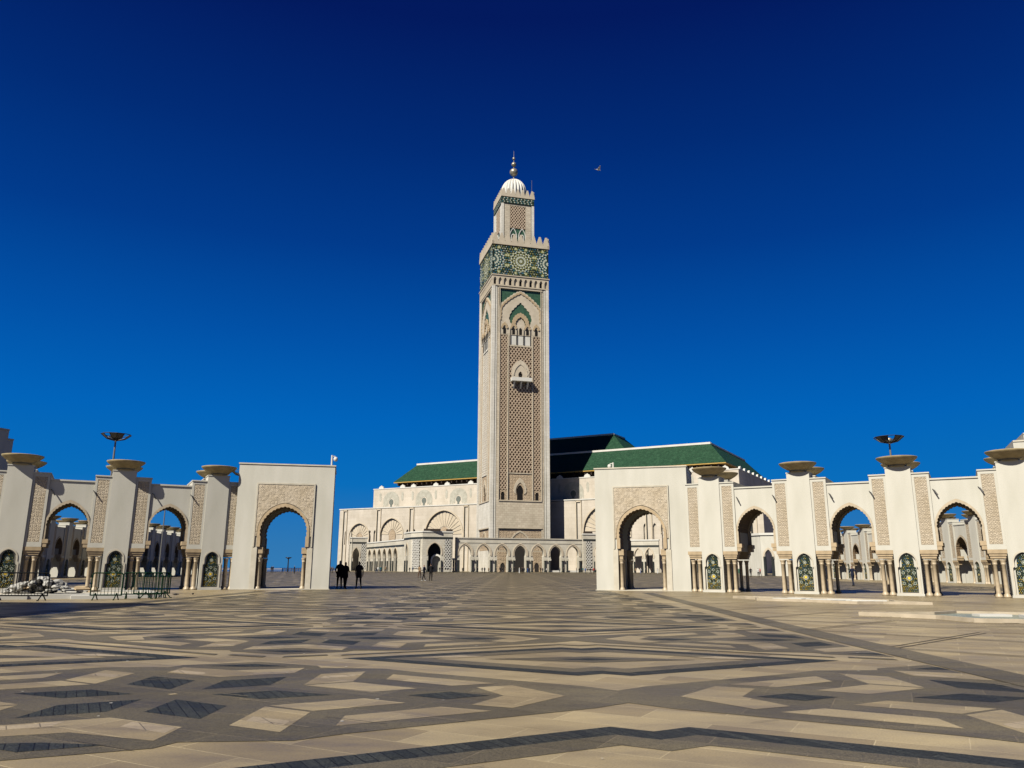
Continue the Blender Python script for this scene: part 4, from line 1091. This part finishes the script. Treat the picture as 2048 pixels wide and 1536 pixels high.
# ------------------------------------------------------------------ barriers, kerb basins, debris
def barrier(label, x, y, rz, m=None, w=1.1, grp='green crowd barriers'):
    m = m or M['fence']
    r = thing('crowd_barrier', label, 'crowd barrier', (x, y, 0), rz, grp)
    mb = MB(); q = w - 0.08
    for a, b in (((-w, 0, 0.18), (-w, 0, 1.02)), ((w, 0, 0.18), (w, 0, 1.02)), ((-q, 0, 1.10), (q, 0, 1.10)), ((-w, 0, 0.2), (w, 0, 0.2)), ((-w, 0, 1.02), (-q, 0, 1.10)), ((w, 0, 1.02), (q, 0, 1.10))): mb.tube(a, b, 0.026)
    mb.build('frame', m, r)
    mb = MB(); n = int(2*w/0.125)
    for i in range(1, n): x_ = -w + 2*w*i/n; mb.tube((x_, 0, 0.2), (x_, 0, 1.1), 0.011, n=6)
    mb.build('bars', m, r)
    for sx in (-1, 1):
        mb = MB(); X = Matrix.Translation((sx*(w-0.2), 0, 0)); mb.tube((0, 0, 0.28), (0, -0.30, 0.0), 0.024, X=X); mb.tube((0, 0, 0.28), (0, 0.30, 0.0), 0.024, X=X); mb.tube((0, -0.3, 0.012), (0, -0.36, 0.012), 0.02, X=X)
        mb.build('foot', m, r)
barrier('green crowd barrier on its own before the second pillar of the left arcade', -17.0, 33.9, R(8), w=0.62)
barrier('nearer green crowd barrier of the overlapping run right of the single one', -16.2, 35.4, R(20), w=0.80)
barrier('farther green crowd barrier at the right end of the overlapping run', -16.2, 36.4, R(35), w=0.75)
barrier('green crowd barrier set square at the corner of the run, seen nearly edge-on', -15.85, 36.0, R(80), w=0.9)
barrier('thin black crowd barrier at the left edge before the heap of debris', -22.2, 32.6, R(4), M['blackfence'], 1.1, 'black crowd barriers')
barrier('thin black crowd barrier whose right foot stands before the heap of debris', -20.0, 32.9, R(2), M['blackfence'], 1.1, 'black crowd barriers')

M['kerb'] = noisy('beige_kerb_stone', (0.64, 0.54, 0.40), 0.6, 0.3, 2, 0.75, 1.08)
def slab(poly, z0, z1, mb, mi=0):
    n = len(poly); mb.add([(x, y, z0) for x, y in poly] + [(x, y, z1) for x, y in poly], [tuple(range(n, 2*n))] + [(i, (i+1) % n, n+(i+1) % n, n+i) for i in range(n)], mi)
def basin(label, cx, cy, R0, rz, sq=0.42, pts=6, water=True):
    r = thing('fountain_basin', label, 'fountain', (cx, cy, 0), rz, 'low star-shaped fountain basins')
    def st(k, rin=0.74):
        out = []
        for i in range(2*pts):
            a = PI*i/pts; q = R0*k*(1 if i % 2 == 0 else rin); out.append((q*math.cos(a), q*math.sin(a)*sq))
        return out
    mb = MB()
    n = 2*pts; O, I = st(1.0), st(0.955)
    vs = [(x, y, 0.0) for x, y in O] + [(x, y, 0.11) for x, y in O] + [(x, y, 0.11) for x, y in I] + [(x, y, 0.01) for x, y in I]
    fs = []
    for i in range(n):
        j = (i+1) % n
        for a, b in ((0, n), (n, 2*n), (2*n, 3*n)): fs.append((a+i, a+j, b+j, b+i))
    mb.add(vs, fs); mb.build('kerb', M['kerb'], r)
    mb = MB(); slab(st(0.95), 0.004, 0.035, mb); mb.build('basin_floor', M['aqua'], r)
    rn = random.Random(int(cx*10))
    for k in range(9):
        a = rn.uniform(0, 6.28); q = rn.uniform(0.1, 0.6)*R0; l = rn.uniform(0.3, 1.0)
        X = Matrix.Translation((q*math.cos(a), q*math.sin(a)*sq, 0)) @ Matrix.Rotation(rn.uniform(-0.5, 0.5), 4, 'Z')
        mb = MB(); mb.box(-l, l, -0.22, 0.22, 0.03, rn.uniform(0.06, 0.12), 0, X); mb.build('marble_slab', M['white'], r)
M['aqua'] = noisy('pale_mosaic_floor', (0.30, 0.34, 0.27), 0.35, 0.45, 3, 0.75, 1.15)
basin('far star-shaped marble fountain basin at the foot of the right arcade', 13.9, 36.0, 4.6, R(-48), 0.42)
basin('near star-shaped marble fountain basin at the right edge with a pale green floor', 15.9, 22.9, 5.6, R(-22), 0.46)
kb = thing('fountain_basin', 'long white kerbed basin under the heap of debris at the left edge', 'fountain', (-18.9, 35.9, 0), R(30), 'low star-shaped fountain basins')
mb = MB()
for i, (a, b) in enumerate(((-9, -5.2), (-5.195, -2.2), (-2.195, 2.6))):
    mb.box(a, b, -0.7-0.06*(i % 2), -0.2, 0, 0.20)
mb.box(2.605, 3.1, -0.7, 5.0, 0, 0.2); mb.box(-9, 2.6, 4.5, 5.0, 0, 0.2); mb.box(-0.6, 2.0, -1.3, -0.705, 0, 0.14); mb.build('kerb', M['white'], kb)
mb = MB(); mb.box(-9, 2.6, -0.198, 4.498, 0.006, 0.13); mb.build('basin_floor', M['plaster_cap'], kb)

def blob(rad, seed, sq=0.6, n=2):
    bm = bmesh.new(); bmesh.ops.create_icosphere(bm, subdivisions=n, radius=rad); rn = random.Random(seed)
    for v in bm.verts: v.co *= rn.uniform(0.72, 1.18); v.co.z *= sq
    vs = [v.co.copy() for v in bm.verts]; fs = [[v.index for v in f.verts] for f in bm.faces]; bm.free(); return vs, fs
mb = MB(); rn = random.Random(11)
for i in range(95):
    u = rn.gauss(0, 0.8); u = max(-1.4, min(1.5, u)); h_ = max(0, 0.58*(1-abs(u)/1.7)) * rn.random()**0.6; r_ = rn.uniform(0.10, 0.26)
    vs, fs = blob(r_, i, rn.uniform(0.5, 0.9), 2)
    X = Matrix.Translation((u, rn.uniform(-0.6, 0.6), 0.18+h_)) @ Matrix.Rotation(rn.uniform(0, 6), 4, 'Z')
    mb.add(vs, fs, 0 if rn.random() < 0.8 else 1, X)
for i in range(16):
    X = Matrix.Translation((rn.uniform(-1.6, 2.4), rn.uniform(-0.8, 0.6), 0.2+0.25*rn.random())) @ Matrix.Rotation(rn.uniform(0, 6), 4, 'Z') @ Matrix.Rotation(rn.uniform(-0.6, 0.6), 4, 'X')
    mb.box(-0.35, 0.35, -0.1, 0.1, -0.03, 0.03, rn.choice([0, 2]), X)
M['bag'] = noisy('white_sacking', (0.50, 0.49, 0.46), 0.7, 0.3, 4, 0.8, 1.1)
M['rubble'] = noisy('dark_rubble', (0.06, 0.055, 0.05), 0.9, 0.1, 4, 0.7, 1.2)
o = mb.build('debris_heap', [M['bag'], M['rubble'], M['tan']], None, (-21.9, 37.6, 0), R(10))
tag(o, 'heap of white sacks and broken stone lying in the left kerbed basin', 'debris', kind='stuff')

# ------------------------------------------------------------------ people
def skinmesh(edges, pts, rad):
    me = bpy.data.meshes.new('tmp'); me.from_pydata(pts, edges, []); ob = bpy.data.objects.new('tmp', me); COL.objects.link(ob)
    md = ob.modifiers.new('s', 'SKIN'); sv = me.skin_vertices[0].data
    for i, r in enumerate(rad):
        r = r if isinstance(r, tuple) else (r, r); sv[i].radius = r
    sv[0].use_root = True; md.use_smooth_shade = True; ob.modifiers.new('d', 'SUBSURF').render_levels = 1; ob.modifiers['d'].levels = 1
    dg = bpy.context.evaluated_depsgraph_get(); dg.update()
    out = bpy.data.meshes.new_from_object(ob.evaluated_get(dg)); bpy.data.objects.remove(ob); bpy.data.meshes.remove(me)
    return out
def person_mesh(pose, coat=False, robe=False, bulk=1.0):
    # facing -y; metres; 1.74 tall
    P = []; E = []; Rr = []
    def v(x, y, z, r, par=None):
        P.append((x, y, z)); Rr.append(r); i = len(P)-1
        if par is not None: E.append((par, i))
        return i
    b = bulk; lf, rf = pose['legs']      # foot y offsets
    pel = v(0, 0, 0.98, (0.155*b, 0.115*b)); wa = v(0, 0, 1.12, (0.150*b, 0.105*b), pel); ch = v(0, 0.0, 1.32, (0.175*b, 0.12*b), wa)
    nb = v(0, 0.01, 1.45, (0.11, 0.08), ch); nk = v(0, 0.0, 1.52, 0.056, nb); h1 = v(0, -0.015, 1.60, (0.070, 0.082), nk); h2 = v(0, -0.01, 1.68, (0.072, 0.088), h1); h3 = v(0, 0.0, 1.735, (0.045, 0.055), h2)
    no = v(0, -0.11, 1.63, 0.012, h1)
    for s_, fy, arm in ((-1, lf, pose['arms'][0]), (1, rf, pose['arms'][1])):
        hp = v(s_*0.09, 0, 0.90, 0.098*b, pel); kn = v(s_*0.10, fy*0.5 - abs(fy)*0.18, 0.50, 0.066*b, hp); an = v(s_*0.105, fy, 0.10, 0.045, kn)
        he = v(s_*0.108, fy+0.03, 0.045, 0.040, an); v(s_*0.115, fy-0.14, 0.032, 0.034, he)
        sh = v(s_*0.185*b, 0.01, 1.405, 0.066*b, nb); ex, ey, ez = arm[0]; hx, hy, hz = arm[1]
        el = v(s_*ex, ey, ez, 0.047*b, sh); wr = v(s_*hx, hy, hz, 0.034, el)
        d = Vector((s_*hx-s_*ex, hy-ey, hz-ez)).normalized()
        v(s_*hx+d.x*0.06, hy+d.y*0.06, hz+d.z*0.06, 0.033, wr); e = len(P)-1
        v(P[e][0]+d.x*0.08-s_*0.01, P[e][1]+d.y*0.08-0.01, P[e][2]+d.z*0.08, 0.020, e)
        v(P[wr][0]-s_*0.02+d.x*0.05, P[wr][1]-0.045+d.y*0.05, P[wr][2]+d.z*0.05, 0.013, wr)
    me = skinmesh(E, P, Rr)
    # clothing by zones: 0 skin, 1 top, 2 trousers, 3 shoes, 4 hair
    hands = [Vector(P[i]) for i in range(len(P)) if Rr[i] in (0.033, 0.020, 0.013)]
    for k in range(6): me.materials.append(None)
    me.materials.clear()
    for k in range(5): me.materials.append(M['void'])
    for p in me.polygons:
        c = p.center; z = c.z; k = 1
        if z > 1.50: k = 0
        if z > 1.50 and (c.y > 0.03 or z > 1.70) and z > 1.56: k = 4
        if z < 0.95: k = 2
        if z < 0.085: k = 3
        if k in (1, 2) and any((c-h).length < 0.058 for h in hands): k = 0
        elif z < 0.95 and abs(c.x) > 0.21 * b: k = 1
        p.material_index = k
    if coat or robe:
        mb = MB(); z0 = 0.10 if robe else 0.70
        prof = [((0.23 if robe else 0.205)*b, z0), (0.20*b, (z0+0.98)/2), (0.185*b, 0.98), (0.175*b, 1.14), (0.20*b, 1.32), (0.14, 1.44), (0.075, 1.50)]
        mb.lathe([(r, z) for r, z in prof], 20, 1, Matrix.Diagonal((1.0, 0.74, 1.0, 1.0)))
        o_ = len(me.vertices)
        bm = bmesh.new(); bm.from_mesh(me); vs = [bm.verts.new(p) for p in mb.v]
        for f in mb.f:
            q = bm.faces.new([vs[i] for i in f]); q.material_index = 1; q.smooth = True
        bm.to_mesh(me); bm.free()
    return me
arm_dn = ((0.255, 0.02, 1.14), (0.27, -0.06, 0.90)); arm_fw = ((0.25, 0.0, 1.14), (0.17, -0.24, 1.10)); arm_bk = ((0.25, 0.10, 1.15), (0.25, 0.12, 0.92)); arm_up = ((0.24, -0.06, 1.16), (0.11, -0.22, 1.42)); arm_pk = ((0.29, 0.04, 1.14), (0.22, -0.04, 0.98))
PM = {
 'stand': person_mesh({'legs': (0.03, -0.03), 'arms': (arm_dn, arm_pk)}),
 'walk': person_mesh({'legs': (-0.24, 0.26), 'arms': (arm_bk, arm_fw)}),
 'walk2': person_mesh({'legs': (0.22, -0.20), 'arms': (arm_dn, arm_bk)}, coat=True, bulk=0.98),
 'coat': person_mesh({'legs': (0.16, -0.18), 'arms': (arm_fw, arm_pk)}, coat=True, bulk=1.04),
 'photo': person_mesh({'legs': (0.05, -0.05), 'arms': (arm_up, arm_up)}),
 'robe': person_mesh({'legs': (0.05, -0.05), 'arms': (arm_dn, arm_fw)}, robe=True),
}
CM = {}
def cloth(c):
    k = tuple(c)
    if k not in CM: CM[k] = noisy('cloth', c, 0.85, 0.15, 8, 0.85, 1.1)
    return CM[k]
BLK = (0.010, 0.010, 0.012); NAV = (0.015, 0.022, 0.05); GRY = (0.12, 0.12, 0.13); WHT = (0.72, 0.72, 0.70); TAN = (0.33, 0.22, 0.12); BRN = (0.10, 0.05, 0.03); BLU = (0.05, 0.12, 0.35); TEA = (0.02, 0.15, 0.18); RED = (0.45, 0.03, 0.03); JEA = (0.05, 0.08, 0.15)
SKN = (0.42, 0.25, 0.17); HAI = (0.012, 0.009, 0.007)
def person(label, x, y, pose, rz, top, legs, hair=HAI, h=1.0, shoes=BLK, group='people on the esplanade', skin=SKN):
    me = PM[pose]
    o = inst('person', me, None, (x, y, 0.0), rz, (h, h, h)); tag(o, label, 'person', group)
    for k, c in enumerate((skin, top, legs, shoes, hair)):
        o.material_slots[k].link = 'OBJECT'; o.material_slots[k].material = cloth(c)
    return o
# the group in the shade of the left gateway
person('person in a long black coat, leftmost of the three by the left gateway', -11.65, 54.6, 'coat', R(200), BLK, BLK, (0.25, 0.24, 0.22), 1.06)
person('heavily built person in black, close beside the leftmost by the left gateway', -11.15, 54.0, 'coat', R(170), BLK, BLK, h=1.0)
person('person in a black jacket walking, rightmost of the three by the left gateway', -10.15, 53.6, 'walk2', R(205), BLK, BLK, h=1.02)
person('person in dark clothes with a pale cap striding beside the tall person in black', -9.6, 88.5, 'walk', R(250), NAV, BLK, (0.4, 0.4, 0.4), 1.0, WHT)
person('tall person in black standing with feet apart in the open square', -8.7, 87.0, 'photo', R(185), BLK, BLK, h=1.07)
person('person in a brown coat walking away towards the porch', -12.9, 113.0, 'walk', R(170), TAN, BRN)
person('man in dark jacket and trousers walking beyond the second arch of the right arcade', 30.2, 71.0, 'walk', R(190), NAV, NAV)
def far(label, px, y, pose, rz, top, legs, h=1.0, **k):
    person(label, (px-1024)/1604.0*y, y, pose, rz, top, legs, h=h, group='distant people at the foot of the mosque', **k)
# a foreshadowed row across the court; labels give what stands next to them
row = [
 (754, 225, 'walk', NAV, JEA, 'person in a dark top walking before the third gallery arch'),
 (757.5, 226, 'walk', WHT, JEA, 'person in white walking before the third gallery arch'),
 (762.5, 224, 'stand', TEA, JEA, 'person in teal before the fourth gallery arch'),
 (772.5, 220, 'walk', TAN, BLK, 'person in tan with dark trousers before the last gallery arch'),
 (821, 262, 'stand', BLK, BLK, 'person in black at the left side of the left porch'),
 (827, 261, 'stand', (0.10, 0.13, 0.2), GRY, 'person in blue-grey at the left side of the left porch'),
 (881, 268, 'walk', BLK, BLK, 'person in black walking at the porch arch, left one of two'),
 (886, 268, 'stand', BLK, GRY, 'person in black and grey at the porch arch, right one of two'),
 (902, 258, 'stand', WHT, BLK, 'person in a white top at the right corner of the left porch'),
 (908, 262, 'stand', NAV, BLK, 'person in navy just right of the left porch'),
 (927, 268, 'stand', BLK, BLK, 'person in black in the first colonnade arch from the left'),
 (951, 262, 'walk', GRY, BLK, 'person in grey between the first and second colonnade arches'),
 (957, 262, 'stand', BLK, BLK, 'person in black between the first and second colonnade arches'),
 (966, 232, 'walk', BLK, BLK, 'person in black striding nearer than the others before the second colonnade arch'),
 (971, 233, 'stand', NAV, BLK, 'person in navy standing nearer than the others before the second colonnade arch'),
 (979, 262, 'stand', TAN, BRN, 'person in tan before the dark columns between the second and third arches'),
 (994, 266, 'walk', BLK, BLK, 'person in black before the third colonnade arch'),
 (1002, 262, 'stand', NAV, BLK, 'person in navy before the small dark door in the third colonnade arch'),
 (1007, 260, 'walk', BLK, GRY, 'person in black and grey before the small dark door in the third colonnade arch'),
 (1024, 262, 'stand', GRY, BLK, 'person in grey at the left side of the great central door'),
 (1030, 265, 'stand', BLK, BLK, 'person in black at the left side of the great central door'),
 (1040.5, 236, 'robe', WHT, WHT, 'person in a long white robe before the central arch'),
 (1046, 236, 'walk', BLK, BLK, 'person in black beside the white-robed person'),
 (1050, 245, 'stand', NAV, BLK, 'person in navy just right of the white-robed person'),
 (1057, 262, 'stand', BLU, BLU, 'person in blue before the dark columns right of the central arch'),
 (1061, 264, 'robe', NAV, NAV, 'person in a dark blue robe right of the central arch'),
 (1083, 262, 'walk', BLK, BLK, 'person in black walking before the fifth colonnade arch'),
 (1087, 262, 'stand', NAV, NAV, 'person in navy before the fifth colonnade arch'),
 (1095, 268, 'stand', WHT, BLK, 'person in a white top between the fifth and sixth colonnade arches'),
 (1121, 268, 'stand', GRY, BLK, 'person in grey right of the sixth colonnade arch'),
 (1129, 262, 'walk', BLK, BLK, 'person in black between the sixth and seventh colonnade arches'),
 (1155, 262, 'stand', NAV, NAV, 'person in navy at the left of the seventh colonnade arch'),
 (1160, 262, 'stand', BLK, BLK, 'person in black before the seventh colonnade arch'),
 (1167.5, 256, 'walk', TEA, BLK, 'person in teal before the lattice panel of the right porch'),
 (1172.5, 258, 'stand', BLU, JEA, 'person in blue before the lattice panel of the right porch'),
 (1183, 228, 'walk', BLK, BLK, 'person in black walking beside the one in red near the right gateway'),
 (1189, 228, 'walk', RED, BLK, 'person in red near the left edge of the right gateway'),
 (1267, 250, 'stand', WHT, GRY, 'person in white, first from the left through the right gateway'),
 (1273, 245, 'walk', TAN, BLK, 'person in tan, second from the left through the right gateway'),
 (1283, 240, 'walk', WHT, BLU, 'person in white and blue, walking in the middle of the view through the right gateway'),
 (1293, 250, 'stand', GRY, BLK, 'person in grey seen through the right gateway, right of the middle'),
 (1304, 250, 'stand', BLK, BLK, 'person in black seen through the right gateway'),
 (1317, 250, 'robe', WHT, WHT, 'person in a white robe, last on the right through the right gateway'),
 (544.5, 215, 'stand', BLK, BLK, 'person in black left of the other, by the railing through the left gateway'),
 (547.5, 215, 'stand', NAV, BLK, 'person in navy right of the other, by the railing through the left gateway'),
 (590.5, 190, 'stand', BLK, BLK, 'lone person in black beside the lamp post through the left gateway'),
 (658, 200, 'stand', BLK, BLK, 'person in black just right of the left gateway, far off'),
 (663, 205, 'stand', TAN, BLK, 'person in tan just right of the left gateway, far off'),
 (667, 210, 'stand', GRY, BLK, 'person in grey right of the tan one beside the left gateway, far off'),
 (1503, 150, 'stand', BLK, BLK, 'person in black through the first arch of the right arcade'),
 (1518, 165, 'stand', WHT, BLK, 'person in white through the first arch of the right arcade'),
 (1522, 165, 'walk', RED, BLK, 'person in red through the first arch of the right arcade'),
]
for i, (px, y, pose, top, legs, lab) in enumerate(row):
    far(lab, px, y, pose, R(random.choice([0, 40, 90, 180, 220, 270])), top, legs, h=random.uniform(0.94, 1.03))

# ------------------------------------------------------------------ van, birds
vn = thing('parked_van', 'small white van seen through the third arch of the right arcade', 'van', (64.5, 112, 0), R(-30))
mb = MB(); mb.prism([(-2.1, 0.35), (2.1, 0.35), (2.15, 0.9), (1.45, 1.15), (0.9, 1.85), (-2.05, 1.9), (-2.15, 1.0)], [], -0.85, 0.85)
mb.build('body', M['white'], vn, None, R(90))
mb = MB(); mb.box(-0.7, 0.7, 1.02, 1.40, 1.2, 1.7); mb.build('windscreen', M['glass'], vn)
for x in (-0.72, 0.72):
    for y in (-1.3, 1.3):
        mb = MB(); mb.tube((x-0.1, y, 0.33), (x+0.1, y, 0.33), 0.33, n=16); mb.build('wheel', M['blackfence'], vn)
def bird(name, label, loc, rz, span, col, flying=True):
    r = thing(name, label, 'bird', loc, rz)
    m = noisy('feathers', col, 0.8, 0.1, 10, 0.8, 1.1); s_ = span
    mb = MB(); mb.lathe([(0.001, -0.30*s_), (0.035*s_, -0.22*s_), (0.075*s_, -0.05*s_), (0.07*s_, 0.08*s_), (0.04*s_, 0.16*s_), (0.042*s_, 0.20*s_), (0.03*s_, 0.24*s_), (0.006*s_, 0.29*s_), (0.001, 0.30*s_)], 12, X=Matrix.Rotation(PI/2, 4, 'Y'))
    if flying: mb.add([(-0.28*s_, 0, 0), (-0.42*s_, 0.09*s_, 0), (-0.42*s_, -0.09*s_, 0), (-0.3*s_, 0, 0.02*s_)], [(0, 1, 2), (0, 2, 3), (0, 3, 1), (1, 3, 2)])
    mb.build('body', m, r)
    if flying:
        for sy, up in ((-1, 0.26), (1, 0.30)):
            mb = MB(); P = [(0.10, 0.03, 0.02), (0.14, 0.20, 0.14), (0.04, 0.46, up), (-0.04, 0.40, up-0.05), (-0.10, 0.20, 0.10), (-0.10, 0.03, 0.0)]
            vs = [(a*s_, sy*b*s_, c*s_) for a, b, c in P] + [(a*s_, sy*b*s_, c*s_-0.012*s_) for a, b, c in P]; n = len(P)
            mb.add(vs, [tuple(range(n)), tuple(reversed(range(n, 2*n)))] + [(i, (i+1) % n, n+(i+1) % n, n+i) for i in range(n)]); mb.build('wing', m, r)
bird('seagull', 'pale seagull flying in the blue sky right of the minaret top', (6.97, 58.0, 33.1), R(20), 0.80, (0.72, 0.72, 0.74))
bird('pigeon', 'dark pigeon on the paving before the left gateway, left one of two', (-16.1, 38.8, 0.09), R(30), 0.55, (0.05, 0.05, 0.06), False)
bird('pigeon', 'dark pigeon on the paving before the left gateway, right one of two', (-15.6, 39.6, 0.09), R(100), 0.55, (0.05, 0.05, 0.06), False)
